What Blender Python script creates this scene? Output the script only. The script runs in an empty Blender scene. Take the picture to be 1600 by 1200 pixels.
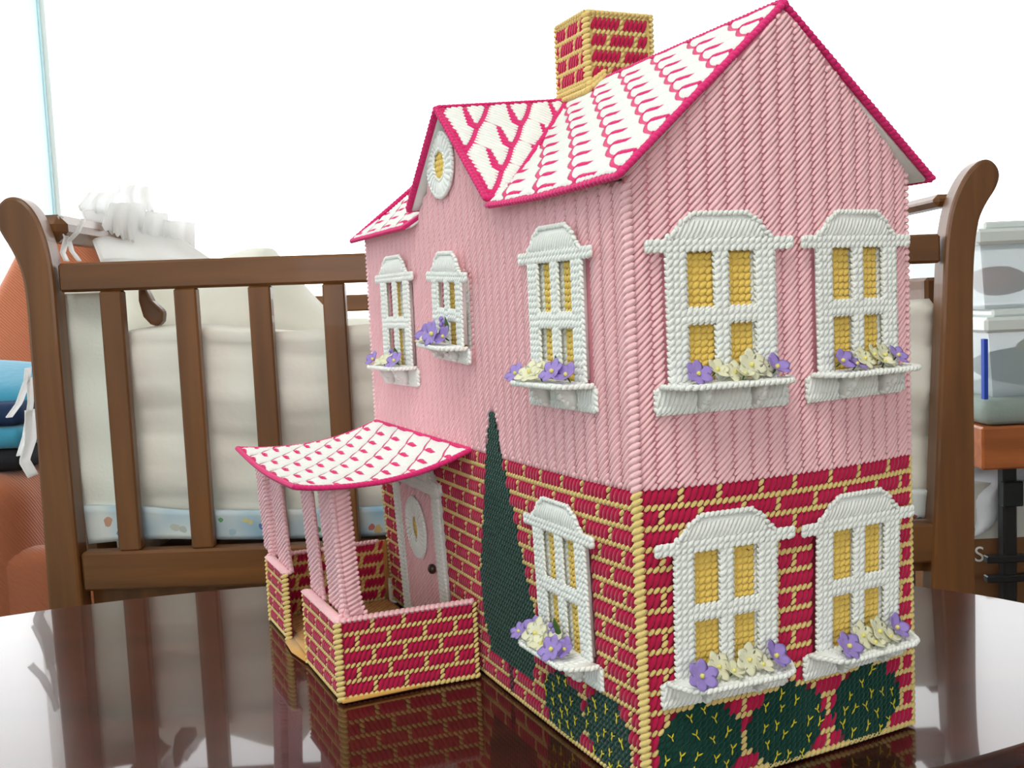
import bpy, math, random
import numpy as np
from mathutils import Matrix, Vector

random.seed(7)
rng = np.random.default_rng(7)
scene = bpy.context.scene
COL = scene.collection
TABLE_Z = 0.75

# ------------------------------------------------------------------ camera
cam_data = bpy.data.cameras.new('camera')
cam = bpy.data.objects.new('camera', cam_data)
COL.objects.link(cam)
cam_data.sensor_width = 36.0
cam_data.lens = 36.0 * 1589.0 / 1600.0
cam_data.clip_start = 0.02
_r = Vector((0.9990, -0.0038, -0.0451)); _u = Vector((0.0452, 0.0819, 0.9956)); _b = Vector((-0.0001, -0.9966, 0.0819))
_M = Matrix((_r, _u, _b)).transposed().to_4x4()
_M.translation = Vector((0.0, 0.0, TABLE_Z + 0.2652))
cam.matrix_world = _M
scene.camera = cam

# ------------------------------------------------------------------ world, lamps, exposure
scene.view_settings.view_transform = 'Standard'
scene.view_settings.look = 'None'
scene.view_settings.gamma = 1.0
scene.view_settings.exposure = 0.0
try:
    scene.view_settings.use_curve_mapping = False
except Exception:
    pass
world = bpy.data.worlds.new('overcast_sky')
scene.world = world
world.use_nodes = True
world.node_tree.nodes['Background'].inputs[0].default_value = (0.98, 0.995, 1.0, 1)
world.node_tree.nodes['Background'].inputs[1].default_value = 3.2


def area_lamp(name, loc, target, sx, sy, power, color):
    ld = bpy.data.lights.new(name, 'AREA')
    ld.shape = 'RECTANGLE'; ld.size = sx; ld.size_y = sy; ld.energy = power; ld.color = color
    lo = bpy.data.objects.new(name, ld); COL.objects.link(lo)
    lo.location = loc
    lo.rotation_euler = (Vector(target) - Vector(loc)).to_track_quat('-Z', 'Y').to_euler()
    return lo


# daylight of the second window, in the wall behind the photographer
area_lamp('rear_window_daylight', (-0.75, -2.05, 1.75), (0.1, 0.8, 0.95), 1.7, 1.3, 4.0, (1.0, 0.98, 0.90))
# the ceiling light of the room, above and behind the photographer
area_lamp('ceiling_light', (-0.35, -0.30, 2.44), (-0.30, -0.10, 0.8), 0.9, 0.9, 17.5, (1.0, 0.97, 0.88))

# ------------------------------------------------------------------ materials
MATS = {}


def lin(c):
    return tuple((x / 12.92 if x <= 0.04045 else ((x + 0.055) / 1.055) ** 2.4) for x in [v / 255.0 for v in c])


def mat(name, rgb, rough=0.6, sheen=0.0, bump=None, spec=0.3, var=0.0, var_scale=40.0, coat=0.0, trans=0.0):
    if name in MATS:
        return MATS[name]
    m = bpy.data.materials.new(name); m.use_nodes = True
    nt = m.node_tree; b = nt.nodes['Principled BSDF']
    c = lin(rgb) + (1,)
    b.inputs['Base Color'].default_value = c
    b.inputs['Roughness'].default_value = rough
    b.inputs['Specular IOR Level'].default_value = spec
    if sheen:
        b.inputs['Sheen Weight'].default_value = sheen
        b.inputs['Sheen Roughness'].default_value = 0.5
    if coat:
        b.inputs['Coat Weight'].default_value = coat
        b.inputs['Coat Roughness'].default_value = 0.02
    tc = nt.nodes.new('ShaderNodeTexCoord')
    if var:
        n = nt.nodes.new('ShaderNodeTexNoise'); n.inputs['Scale'].default_value = var_scale; n.inputs['Detail'].default_value = 4
        nt.links.new(tc.outputs['Object'], n.inputs['Vector'])
        mx = nt.nodes.new('ShaderNodeMix'); mx.data_type = 'RGBA'
        mx.inputs[6].default_value = tuple(x * (1 - var) for x in c[:3]) + (1,)
        mx.inputs[7].default_value = tuple(min(1, x * (1 + var)) for x in c[:3]) + (1,)
        nt.links.new(n.outputs['Fac'], mx.inputs[0]); nt.links.new(mx.outputs[2], b.inputs['Base Color'])
    if bump:
        n2 = nt.nodes.new('ShaderNodeTexNoise'); n2.inputs['Scale'].default_value = bump[0]; n2.inputs['Detail'].default_value = 3
        nt.links.new(tc.outputs['Object'], n2.inputs['Vector'])
        bp = nt.nodes.new('ShaderNodeBump'); bp.inputs['Strength'].default_value = bump[1]; bp.inputs['Distance'].default_value = bump[2]
        nt.links.new(n2.outputs['Fac'], bp.inputs['Height']); nt.links.new(bp.outputs['Normal'], b.inputs['Normal'])
    if trans:
        t = nt.nodes.new('ShaderNodeBsdfTranslucent'); t.inputs['Color'].default_value = c
        ms = nt.nodes.new('ShaderNodeMixShader'); ms.inputs[0].default_value = trans
        out = nt.nodes['Material Output']
        nt.links.new(b.outputs[0], ms.inputs[1]); nt.links.new(t.outputs[0], ms.inputs[2]); nt.links.new(ms.outputs[0], out.inputs[0])
    MATS[name] = m
    return m


def yarn(name, rgb):
    return mat(name, rgb, rough=0.85, sheen=0.25, bump=(1400.0, 0.35, 0.0006), spec=0.12, var=0.06, var_scale=300.0)


M_PINK = yarn('yarn_pink', (247, 198, 204))
M_PINK_D = yarn('yarn_pink_backing', (222, 146, 160))
M_BRICK = yarn('yarn_crimson', (186, 26, 72))
M_BRICK_D = yarn('yarn_crimson_backing', (140, 16, 50))
M_YEL = yarn('yarn_maize', (228, 202, 130))
M_PANE = yarn('yarn_gold', (238, 204, 104))
M_WHITE = yarn('yarn_white', (238, 240, 236))
M_ROOFP = yarn('yarn_hot_pink', (220, 44, 116))
M_GREEN = yarn('yarn_forest', (12, 62, 52))
M_TRUNK = yarn('yarn_maroon', (92, 22, 40))
M_STAR = yarn('yarn_star_yellow', (222, 205, 50))
M_FLOOR = yarn('yarn_tan', (214, 160, 84))
M_PURPLE = mat('petal_lilac', (174, 150, 222), 0.6, spec=0.25, var=0.2, var_scale=500, trans=0.25)
M_CREAM = mat('petal_cream', (244, 242, 214), 0.6, spec=0.25, var=0.06, var_scale=500, trans=0.25)
M_STAMEN = mat('stamen_yellow', (232, 222, 130), 0.6)
M_LEAF = mat('leaf_green', (62, 96, 42), 0.55, var=0.2, var_scale=300)
M_KNOB = mat('knob_brown', (60, 40, 34), 0.35, spec=0.5)


def wood(name, rgb, scale=6.0, rough=0.4, coat=0.0, stretch=(1, 1, 12), axis_dark=0.35, spec=0.4):
    m = bpy.data.materials.new(name); m.use_nodes = True
    nt = m.node_tree; b = nt.nodes['Principled BSDF']
    tc = nt.nodes.new('ShaderNodeTexCoord'); mp = nt.nodes.new('ShaderNodeMapping')
    mp.inputs['Scale'].default_value = tuple(scale / s for s in stretch)
    n = nt.nodes.new('ShaderNodeTexNoise'); n.inputs['Scale'].default_value = 8.0; n.inputs['Detail'].default_value = 6; n.inputs['Distortion'].default_value = 0.6
    r = nt.nodes.new('ShaderNodeValToRGB')
    c = lin(rgb)
    r.color_ramp.elements[0].position = 0.3; r.color_ramp.elements[0].color = tuple(x * (1 - axis_dark) for x in c) + (1,)
    r.color_ramp.elements[1].position = 0.7; r.color_ramp.elements[1].color = tuple(min(1, x * (1 + axis_dark * .6)) for x in c) + (1,)
    nt.links.new(tc.outputs['Object'], mp.inputs['Vector']); nt.links.new(mp.outputs['Vector'], n.inputs['Vector'])
    nt.links.new(n.outputs['Fac'], r.inputs['Fac']); nt.links.new(r.outputs['Color'], b.inputs['Base Color'])
    b.inputs['Roughness'].default_value = rough; b.inputs['Specular IOR Level'].default_value = spec
    b.inputs['Coat Weight'].default_value = coat; b.inputs['Coat Roughness'].default_value = 0.03
    return m


M_CRIB = wood('crib_wood', (114, 72, 35), 5.0, 0.38, 0.15, (1, 1, 14))
M_CRIB_H = wood('crib_wood_horizontal', (114, 72, 35), 5.0, 0.38, 0.15, (14, 1, 1))
M_TABLE = wood('mahogany_lacquer', (66, 26, 18), 5.0, 0.2, 0.85, (14, 1, 1), 0.5, spec=0.15)

# ------------------------------------------------------------------ mesh builder


class MB:
    def __init__(self):
        self.v = []; self.f = []; self.m = []; self.n = 0

    def add(self, v, f, mi=0):
        v = np.asarray(v, float).reshape(-1, 3); f = np.asarray(f, int)
        self.v.append(v)
        for row in f:
            self.f.append(tuple(int(x) + self.n for x in row))
        self.m.extend([mi] * len(f)); self.n += len(v)

    def mesh(self, name, mats, smooth=True, scale=1.0):
        me = bpy.data.meshes.new(name)
        if self.v:
            me.from_pydata((np.concatenate(self.v) * scale).tolist(), [], self.f)
        for m in (mats if isinstance(mats, (list, tuple)) else [mats]):
            me.materials.append(m)
        if len(self.f):
            me.polygons.foreach_set('material_index', self.m)
            me.polygons.foreach_set('use_smooth', [smooth] * len(self.f))
        me.update()
        return me

    def build(self, name, mats, parent=None, smooth=True, scale=1.0, kind=None):
        o = bpy.data.objects.new(name, self.mesh(name, mats, smooth, scale))
        COL.objects.link(o)
        if parent is not None:
            o.parent = parent
        if kind:
            o['kind'] = kind
        return o


def link_copy(name, mesh, parent=None, matrix=None):
    o = bpy.data.objects.new(name, mesh); COL.objects.link(o)
    if parent is not None:
        o.parent = parent
    if matrix is not None:
        o.matrix_local = matrix
    return o


def tag(o, label, cat, group=None):
    o['label'] = label; o['category'] = cat
    if group:
        o['group'] = group
    return o


def thing(name, label, cat, loc=(0, 0, 0), rot=(0, 0, 0), group=None):
    o = bpy.data.objects.new(name, None); o.empty_display_size = 0.02
    COL.objects.link(o); o.location = loc; o.rotation_euler = rot
    return tag(o, label, cat, group)


def struct(o):
    o['kind'] = 'structure'
    return o


def box(mb, lo, hi, mi=0, bev=0.0):
    x0, y0, z0 = lo; x1, y1, z1 = hi
    if bev <= 0:
        v = [(x0, y0, z0), (x1, y0, z0), (x1, y1, z0), (x0, y1, z0), (x0, y0, z1), (x1, y0, z1), (x1, y1, z1), (x0, y1, z1)]
        f = [(0, 3, 2, 1), (4, 5, 6, 7), (0, 1, 5, 4), (1, 2, 6, 5), (2, 3, 7, 6), (3, 0, 4, 7)]
        mb.add(v, f, mi); return
    b = bev
    v = []; f = []

    def vid(p):
        v.append(p); return len(v) - 1
    ids = {}
    for sx in (0, 1):
        for sy in (0, 1):
            for sz in (0, 1):
                X = (x0, x1)[sx]; Y = (y0, y1)[sy]; Z = (z0, z1)[sz]
                dx = b if sx == 0 else -b; dy = b if sy == 0 else -b; dz = b if sz == 0 else -b
                ids[(sx, sy, sz, 'x')] = vid((X, Y + dy, Z + dz))
                ids[(sx, sy, sz, 'y')] = vid((X + dx, Y, Z + dz))
                ids[(sx, sy, sz, 'z')] = vid((X + dx, Y + dy, Z))
    g = ids
    f += [[g[(0, 0, 0, 'x')], g[(0, 0, 1, 'x')], g[(0, 1, 1, 'x')], g[(0, 1, 0, 'x')]], [g[(1, 0, 0, 'x')], g[(1, 1, 0, 'x')], g[(1, 1, 1, 'x')], g[(1, 0, 1, 'x')]],
          [g[(0, 0, 0, 'y')], g[(1, 0, 0, 'y')], g[(1, 0, 1, 'y')], g[(0, 0, 1, 'y')]], [g[(0, 1, 0, 'y')], g[(0, 1, 1, 'y')], g[(1, 1, 1, 'y')], g[(1, 1, 0, 'y')]],
          [g[(0, 0, 0, 'z')], g[(0, 1, 0, 'z')], g[(1, 1, 0, 'z')], g[(1, 0, 0, 'z')]], [g[(0, 0, 1, 'z')], g[(1, 0, 1, 'z')], g[(1, 1, 1, 'z')], g[(0, 1, 1, 'z')]]]
    for sy in (0, 1):
        for sz in (0, 1):
            f.append([g[(0, sy, sz, 'y')], g[(1, sy, sz, 'y')], g[(1, sy, sz, 'z')], g[(0, sy, sz, 'z')]])
    for sx in (0, 1):
        for sz in (0, 1):
            f.append([g[(sx, 0, sz, 'x')], g[(sx, 1, sz, 'x')], g[(sx, 1, sz, 'z')], g[(sx, 0, sz, 'z')]])
        for sy in (0, 1):
            f.append([g[(sx, sy, 0, 'x')], g[(sx, sy, 1, 'x')], g[(sx, sy, 1, 'y')], g[(sx, sy, 0, 'y')]])
            for sz in (0, 1):
                f.append([g[(sx, sy, sz, 'x')], g[(sx, sy, sz, 'y')], g[(sx, sy, sz, 'z')]])
    mb.add(v, [x for x in f if len(x) == 4], mi)
    tri = [x for x in f if len(x) == 3]
    mb.v.append(np.zeros((0, 3)))
    off = mb.n - len(v)
    for t in tri:
        mb.f.append(tuple(i + off for i in t)); mb.m.append(mi)


def prism(mb, pts, axis, t0, t1, mi=0):
    """closed outline pts (2D) extruded along an axis: 'y' takes pts as (x,z), 'z' as (x,y), 'x' as (y,z)"""
    n = len(pts); v = []
    for t in (t0, t1):
        for p in pts:
            v.append({'y': (p[0], t, p[1]), 'z': (p[0], p[1], t), 'x': (t, p[0], p[1])}[axis])
    f = [tuple(range(n))[::-1], tuple(range(n, 2 * n))]
    f += [(i, (i + 1) % n, n + (i + 1) % n, n + i) for i in range(n)]
    off = mb.n
    mb.v.append(np.array(v, float)); mb.n += len(v)
    for x in f:
        mb.f.append(tuple(i + off for i in x)); mb.m.append(mi)


def beads(mb, C, D, L, r, mi=0, ns=6, nr=4):
    """little yarn beads: ellipsoids at C along D"""
    C = np.asarray(C, float).reshape(-1, 3); D = np.asarray(D, float).reshape(-1, 3)
    if len(C) == 0:
        return
    if len(D) == 1:
        D = np.repeat(D, len(C), 0)
    D = D / np.linalg.norm(D, axis=1, keepdims=True)
    ref = np.where(np.abs(D[:, 2:3]) < 0.9, np.array([[0, 0, 1.]]), np.array([[1., 0, 0]]))
    U = np.cross(D, ref); U /= np.linalg.norm(U, axis=1, keepdims=True); W = np.cross(D, U)
    ph = np.linspace(0, np.pi, nr + 1); th = np.arange(ns) * 2 * np.pi / ns
    loc = []
    for p in ph:
        for t in th:
            loc.append((-np.cos(p) * L, max(np.sin(p), .12) * r * np.cos(t), max(np.sin(p), .12) * r * np.sin(t)))
    loc = np.array(loc)
    V = C[:, None, :] + loc[None, :, 0:1] * D[:, None, :] + loc[None, :, 1:2] * U[:, None, :] + loc[None, :, 2:3] * W[:, None, :]
    fl = []
    for i in range(nr):
        for j in range(ns):
            k = (j + 1) % ns
            fl.append((i * ns + j, i * ns + k, (i + 1) * ns + k, (i + 1) * ns + j))
    fl = np.array(fl); k = len(loc)
    F = (fl[None] + (np.arange(len(C)) * k)[:, None, None]).reshape(-1, 4)
    mb.add(V.reshape(-1, 3), F, mi)


def stitches(mb, P0, P1, w, h, mp, mi=0, nr=5, na=5, base=-0.02):
    """yarn stitches from canvas hole P0 to P1, arched over the canvas; mp maps (a, v, height) to space"""
    P0 = np.asarray(P0, float).reshape(-1, 2); P1 = np.asarray(P1, float).reshape(-1, 2)
    n = len(P0)
    if n == 0:
        return
    d = P1 - P0; L = np.linalg.norm(d, axis=1, keepdims=True); L[L == 0] = 1
    pe = np.stack([-d[:, 1], d[:, 0]], 1) / L
    t = np.linspace(0, 1, nr)
    env = np.sin(np.pi * np.clip(t * 0.9 + 0.05, 0, 1)) ** 0.45
    env[0] = env[-1] = 0.45
    ang = np.linspace(0, np.pi, na)
    wj = 1 + rng.normal(0, .05, (n, 1, 1))
    c = P0[:, None, None, :] + d[:, None, None, :] * t[None, :, None, None]
    off = (w * env[None, :, None] * np.cos(ang)[None, None, :]) * wj
    uv = c + pe[:, None, None, :] * off[..., None]
    hh = (base + h * env[None, :, None] * np.sin(ang)[None, None, :]) * wj
    hh = np.broadcast_to(hh, off.shape)
    X = mp(uv[..., 0].ravel(), uv[..., 1].ravel(), hh.ravel())
    fl = []
    for i in range(nr - 1):
        for j in range(na - 1):
            fl.append((i * na + j, i * na + j + 1, (i + 1) * na + j + 1, (i + 1) * na + j))
    fl = np.array(fl); k = nr * na
    F = (fl[None] + (np.arange(n) * k)[:, None, None]).reshape(-1, 4)
    mb.add(X, F, mi)


def slab(mb, mp, a0, a1, vb, vt, na, nv, h0=-1.0, h1=-0.1, mi=0):
    """closed thin panel following mp; vb, vt give the lower and upper edge at a"""
    A = np.linspace(a0, a1, na + 1); V = np.linspace(0, 1, nv + 1)
    out = []
    for h in (h1, h0):
        a = np.repeat(A, nv + 1); v = np.concatenate([vb(x) + (vt(x) - vb(x)) * V for x in A])
        out.append(mp(a, v, np.full(len(a), h)))
    n1 = (na + 1) * (nv + 1)
    f = []
    idx = lambda i, j, s: s * n1 + i * (nv + 1) + j
    for i in range(na):
        for j in range(nv):
            f.append((idx(i, j, 0), idx(i + 1, j, 0), idx(i + 1, j + 1, 0), idx(i, j + 1, 0)))
            f.append((idx(i, j, 1), idx(i, j + 1, 1), idx(i + 1, j + 1, 1), idx(i + 1, j, 1)))
    for i in range(na):
        f.append((idx(i, 0, 0), idx(i, 0, 1), idx(i + 1, 0, 1), idx(i + 1, 0, 0)))
        f.append((idx(i, nv, 0), idx(i + 1, nv, 0), idx(i + 1, nv, 1), idx(i, nv, 1)))
    for j in range(nv):
        f.append((idx(0, j, 0), idx(0, j + 1, 0), idx(0, j + 1, 1), idx(0, j, 1)))
        f.append((idx(na, j, 0), idx(na, j, 1), idx(na, j + 1, 1), idx(na, j + 1, 0)))
    mb.add(np.concatenate(out), f, mi)


def tents(cols, rows):
    """tent-stitch end points for integer cells (col,row) lists"""
    c = np.array([(x, y) for x in cols for y in rows], float)
    return c, c + 1


# ------------------------------------------------------------------ the room
ROOM = dict(xl=-1.40, xr=2.5, yf=-2.3, yb=3.2, zc=2.5)
M_WALL = mat('wall_pale_blue', (208, 238, 246), 0.8, var=0.02, var_scale=3)
M_TRIM = mat('trim_white', (240, 240, 236), 0.5)
M_CEIL = mat('ceiling_white', (206, 204, 196), 0.9)
M_WALL_D = mat('wall_grey_blue', (168, 178, 180), 0.85)
M_CARPET = mat('carpet_beige', (150, 128, 104), 0.95, bump=(600, 0.5, 0.003), var=0.15, var_scale=60)

mb = MB(); box(mb, (ROOM['xl'] - .1, ROOM['yf'] - .1, -.1), (ROOM['xr'] + .1, ROOM['yb'] + .1, 0)); struct(mb.build('floor', M_CARPET, smooth=False))
mb = MB(); box(mb, (ROOM['xl'] - .1, ROOM['yf'] - .1, ROOM['zc']), (ROOM['xr'] + .1, ROOM['yb'] + .1, ROOM['zc'] + .1)); struct(mb.build('ceiling', M_CEIL, smooth=False))


def wall_with_opening(name, axis, pos, thick, lo, hi, olo, ohi, m):
    """wall along x ('y' plane) or y ('x' plane), with one rectangular opening"""
    mb = MB()
    for (s0, z0, s1, z1) in ((lo, 0, olo[0], ROOM['zc']), (ohi[0], 0, hi, ROOM['zc']), (olo[0], 0, ohi[0], olo[1]), (olo[0], ohi[1], ohi[0], ROOM['zc'])):
        if s1 - s0 < 1e-4 or z1 - z0 < 1e-4:
            continue
        if axis == 'y':
            box(mb, (s0, min(pos, pos + thick), z0), (s1, max(pos, pos + thick), z1))
        else:
            box(mb, (min(pos, pos + thick), s0, z0), (max(pos, pos + thick), s1, z1))
    return struct(mb.build(name, m, smooth=False))


wall_with_opening('wall_back', 'y', ROOM['yb'], .1, ROOM['xl'] - .02, ROOM['xr'] + .1, (-1.395, .66), (2.4, 2.42), M_WALL)
wall_with_opening('wall_left', 'x', ROOM['xl'], -.03, ROOM['yf'], ROOM['yb'], (1.0, .80), (3.02, 2.42), M_WALL)
wall_with_opening('wall_right', 'x', ROOM['xr'], .1, ROOM['yf'], ROOM['yb'], (0, 1), (0, 1), M_WALL_D)
wall_with_opening('wall_front', 'y', ROOM['yf'], -.1, ROOM['xl'] - .1, ROOM['xr'] + .1, (-1.0, .9), (1.3, 2.3), M_WALL_D)

mg = bpy.data.materials.new('window_glass'); mg.use_nodes = True
nt = mg.node_tree; nt.nodes.remove(nt.nodes['Principled BSDF'])
tr_ = nt.nodes.new('ShaderNodeBsdfTransparent'); gl = nt.nodes.new('ShaderNodeBsdfGlossy'); gl.inputs['Roughness'].default_value = 0.0
fr = nt.nodes.new('ShaderNodeFresnel'); fr.inputs['IOR'].default_value = 1.25
mx = nt.nodes.new('ShaderNodeMixShader')
geo_ = nt.nodes.new('ShaderNodeNewGeometry'); sub_ = nt.nodes.new('ShaderNodeMath'); sub_.operation = 'SUBTRACT'; sub_.use_clamp = True   # no inner reflection off the back of a thin pane
nt.links.new(fr.outputs[0], sub_.inputs[0]); nt.links.new(geo_.outputs['Backfacing'], sub_.inputs[1])
nt.links.new(sub_.outputs[0], mx.inputs[0]); nt.links.new(tr_.outputs[0], mx.inputs[1]); nt.links.new(gl.outputs[0], mx.inputs[2])
nt.links.new(mx.outputs[0], nt.nodes['Material Output'].inputs[0])
M_GLASS = mg


def window(name, axis, pos, lo, hi, z0, z1, fw=.035):
    e = bpy.data.objects.new(name, None); COL.objects.link(e); struct(e); e.empty_display_size = .05
    mb = MB()
    P = lambda s0, t0, za, s1, t1, zb: box(mb, (s0, pos + t0, za), (s1, pos + t1, zb)) if axis == 'y' else box(mb, (pos + t0, s0, za), (pos + t1, s1, zb))
    P(lo, -.02, z0, lo + fw, .05, z1); P(hi - fw, -.02, z0, hi, .05, z1); P(lo, -.02, z0, hi, .05, z0 + fw); P(lo, -.02, z1 - fw, hi, .05, z1)
    mb.build('window_frame', M_TRIM, e, smooth=False)
    mb = MB()
    P(lo + fw, .01, z0 + fw, hi - fw, .016, z1 - fw)
    mb.build('window_pane', M_GLASS, e, smooth=False)
    return e


window('window_1', 'y', ROOM['yb'] + .03, -1.395, 2.4, .66, 2.42, .014)
window('window_2', 'x', ROOM['xl'] - .035, 1.0, 3.02, .80, 2.42, .014)
window('window_3', 'y', ROOM['yf'] - .06, -1.0, 1.3, .9, 2.3)

# ------------------------------------------------------------------ the oval table
tb = thing('oval_table', 'dark mahogany oval table with a mirror-glossy lacquered top under the dollhouse', 'table', (-.094, .734, 0))
mb = MB()
n = 96; TA, TB_ = .537, .250
prof = [(1.0, TABLE_Z - .004), (.994, TABLE_Z), (.0, TABLE_Z)]
rings = []
def oval(s, z, inset=0.0):
    a = np.arange(n) * 2 * np.pi / n
    return np.stack([(TA - inset) * s * np.cos(a), (TB_ - inset) * s * np.sin(a), np.full(n, z)], 1)
R_ = [oval(1, TABLE_Z - .028, .03), oval(1, TABLE_Z - .026, .006), oval(1, TABLE_Z - .018, .0), oval(1, TABLE_Z - .006, .0), oval(1, TABLE_Z - .0012, .0025), oval(1, TABLE_Z, .006)]
V = np.concatenate(R_); F = [(k * n + i, k * n + (i + 1) % n, (k + 1) * n + (i + 1) % n, (k + 1) * n + i) for k in range(len(R_) - 1) for i in range(n)]
mb.add(V, F)
mb.f.append(tuple(range((len(R_) - 1) * n, len(R_) * n))); mb.m.append(0)
mb.f.append(tuple(range(n))[::-1]); mb.m.append(0)
o = mb.build('tabletop', M_TABLE, tb, smooth=False)
for p in o.data.polygons[:n * (len(R_) - 1)]:
    p.use_smooth = True
for sx in (-1, 1):
    for sy in (-1, 1):
        mb = MB()
        prism(mb, [(sx * .30 - .022, sy * .11 - .022), (sx * .30 + .022, sy * .11 - .022), (sx * .30 + .022, sy * .11 + .022), (sx * .30 - .022, sy * .11 + .022)], 'z', 0, TABLE_Z - .028)
        mb.build('leg', M_TABLE, tb, smooth=False)
mb = MB(); box(mb, (-.30, -.12, TABLE_Z - .09), (.30, .12, TABLE_Z - .0285)); mb.build('apron', M_TABLE, tb, smooth=False)

# ------------------------------------------------------------------ the dollhouse (canvas cells of 3.63 mm)
S = 0.00363
house = thing('dollhouse', 'pink and crimson needlepoint dollhouse with white shingled roof on the dark table', 'dollhouse',
              (.0613, .5140, TABLE_Z + .0012), (0, 0, math.radians(24.17)))
W, LN, HB = 51.0, 116.0, 45.0
RZ, RX, RSL = 113.9, 25.7, 0.8676        # main ridge height, its x, slope
GY, GZ, GHW, GSL, GHW_FAR = 59.0, 108.4, 21.0, 0.875, 18.6   # cross gable: centre, ridge height, half width, slope


def zz(z):
    return .3 + .7 * np.clip(z / 45.0, 0, 1)


def bow_s(x, z):
    return 2.9 * 4 * (x / 51.3) * (1 - x / 51.3) * zz(z)


def bow_f(y, z):
    return 2.8 * (1 - np.exp(-np.maximum(y, 0) / 18.0)) * zz(z)


def mp_side(a, v, h):
    return np.stack([a, -bow_s(a, v) - h, v], 1)


def mp_front(a, v, h):          # a = -y, so that a grows to the right as seen from outside
    y = -a
    return np.stack([-bow_f(y, v) - h, y, v], 1)


def local_matrix(mp, a, v, h=0.0, span=3.0, scale=S):
    """rigid frame on a mapped panel: x to the right along it, z up, y into it"""
    p = mp(np.array([a, a + span, a]), np.array([v, v, v + span]), np.array([h, h, h]))
    x = Vector(p[1] - p[0]).normalized(); z = Vector(p[2] - p[0]).normalized()
    y = z.cross(x).normalized(); z = x.cross(y)
    m = Matrix((x, y, z)).transposed().to_4x4(); m.translation = Vector(p[0] * scale)
    return m


flat = lambda a, v, h: np.stack([a, -h, v], 1)
BRICK = {}


def brick_mesh(nc, nv=2, m=M_BRICK):
    key = (nc, nv, m.name)
    if key not in BRICK:
        mb = MB()
        P0 = np.array([(i, 0) for i in range(nc)], float)
        stitches(mb, P0 + [-.05, -.14], P0 + [1.05, nv + .14], .52, .5, flat, nr=4, na=4)
        BRICK[key] = mb.mesh('brick', m, True, S)
    return BRICK[key]


def brick_panel(parent, mp, ncol, nrow_total, top, is_mortar, mask, right=True, joined=False):
    """bricks (objects) and tent-stitched joints on a panel; column i counted from the near corner"""
    joints = []
    course = 0
    whole = MB()
    v = top
    a_of = (lambda i: i) if right else (lambda i: -(i + 1))
    while v - 2 >= 0:
        run = []
        for i in range(ncol + 1):
            ok = i < ncol and not is_mortar(i, course) and not mask(a_of(i) + .5, v - 1)
            if ok:
                run.append(i)
            elif run:
                nc = len(run); a = run[0] if right else -(run[-1] + 1)
                if joined:
                    Q = np.array([(a + k, v - 2) for k in range(nc)], float)
                    stitches(whole, Q + [-.05, -.14], Q + [1.05, 2.14], .52, .5, mp, nr=4, na=4)
                else:
                    link_copy('brick', brick_mesh(nc), parent, local_matrix(mp, a, v - 2, 0.0, max(nc, 1)))
                run = []
            if i < ncol and is_mortar(i, course):
                for q in (1, 2):
                    if not mask(a_of(i) + .5, v - q + .5):
                        joints.append((a_of(i), v - q))
        for i in range(ncol):
            if v - 3 >= 0 and not mask(a_of(i) + .5, v - 2.5):
                joints.append((a_of(i), v - 3))
        v -= 3; course += 1
    J = np.array(joints, float)
    mb = MB(); stitches(mb, J + .05, J + .95, .36, .38, mp, nr=4, na=4)
    mb.build('mortar_joints', M_YEL, parent, scale=S, kind='stuff')
    if joined:
        whole.build('brick_stitches', M_BRICK, parent, scale=S, kind='stuff')


def siding(parent, mp, a0, ncol, v0, vt, mask):
    """columns of three-bar slanted stitches between v0 and vt(a)"""
    P0 = []; P1 = []
    for c in range(ncol):
        a = a0 + 3 * c
        for v in range(int(v0) - 3, 140):
            p, q = np.array([a, v], float), np.array([a + 3, v + 3], float)
            ts = np.linspace(0, 1, 13); pts = p + (q - p) * ts[:, None]
            ok = [v0 - .01 <= y <= vt(x) and not mask(x, y) for x, y in pts]
            i = 0
            while i < 13:
                if ok[i]:
                    j = i
                    while j + 1 < 13 and ok[j + 1]:
                        j += 1
                    if j - i >= 3:
                        P0.append(pts[i]); P1.append(pts[j])
                    i = j + 1
                else:
                    i += 1
    P0 = np.array(P0); P1 = np.array(P1)
    d = (P1 - P0); d /= np.linalg.norm(d, axis=1, keepdims=True)
    mb = MB(); stitches(mb, P0 + d * .06, P1 - d * .06, .355, .48, mp, nr=6, na=5)
    return mb.build('siding_stitches', M_PINK, parent, scale=S, kind='stuff')


# ---- windows: positions of the eight arched windows (left end of head bar a, bottom of apron v)
WIN_W = 23.0
SIDE_WIN = [(1.7, 56.0, 'upper near'), (26.3, 56.0, 'upper far'), (1.5, 13.5, 'lower near'), (26.1, 13.3, 'lower far')]
FRONT_WIN = [(-28.3, 56.0, 21.6), (-102.5, 55.6, 21.6), (-31.6, 13.0, 22.6)]   # a of left end, v, width
W2 = (-69.0, 61.6, 20.0)


def pane_rects(s=1.0, small=False):
    vs = [(4.4, 12.4), (14.4, 22.4)] if not small else [(3.2, 7.6), (9.4, 14.8)]
    return [(5.9 * s, v0, 10.5 * s, v1) for v0, v1 in vs] + [(12.5 * s, v0, 17.1 * s, v1) for v0, v1 in vs]


# masks
def ell(a, v, ca, cv, ra, rv):
    return ((a - ca) / ra) ** 2 + ((v - cv) / rv) ** 2 < 1


SIDE_BUSH = [(9.1, 6.2, 7.2, 6.4), (24.4, 6.2, 7.2, 6.4), (40.6, 6.2, 7.2, 6.4)]
FRONT_BUSH = [(-24.4, 5.4, 7.0, 5.8), (-10.4, 6.0, 6.6, 6.2)]


def cyp(a, v):
    if v < 6 or v > 53:
        return False
    hw = 1.0 + (53 - v) * .315 if v > 18 else 12.0
    hw = min(hw, 11.6)
    if v < 13:
        hw = 11.6 - (13 - v) * .35
    return abs(a + 44.6) < hw


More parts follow.
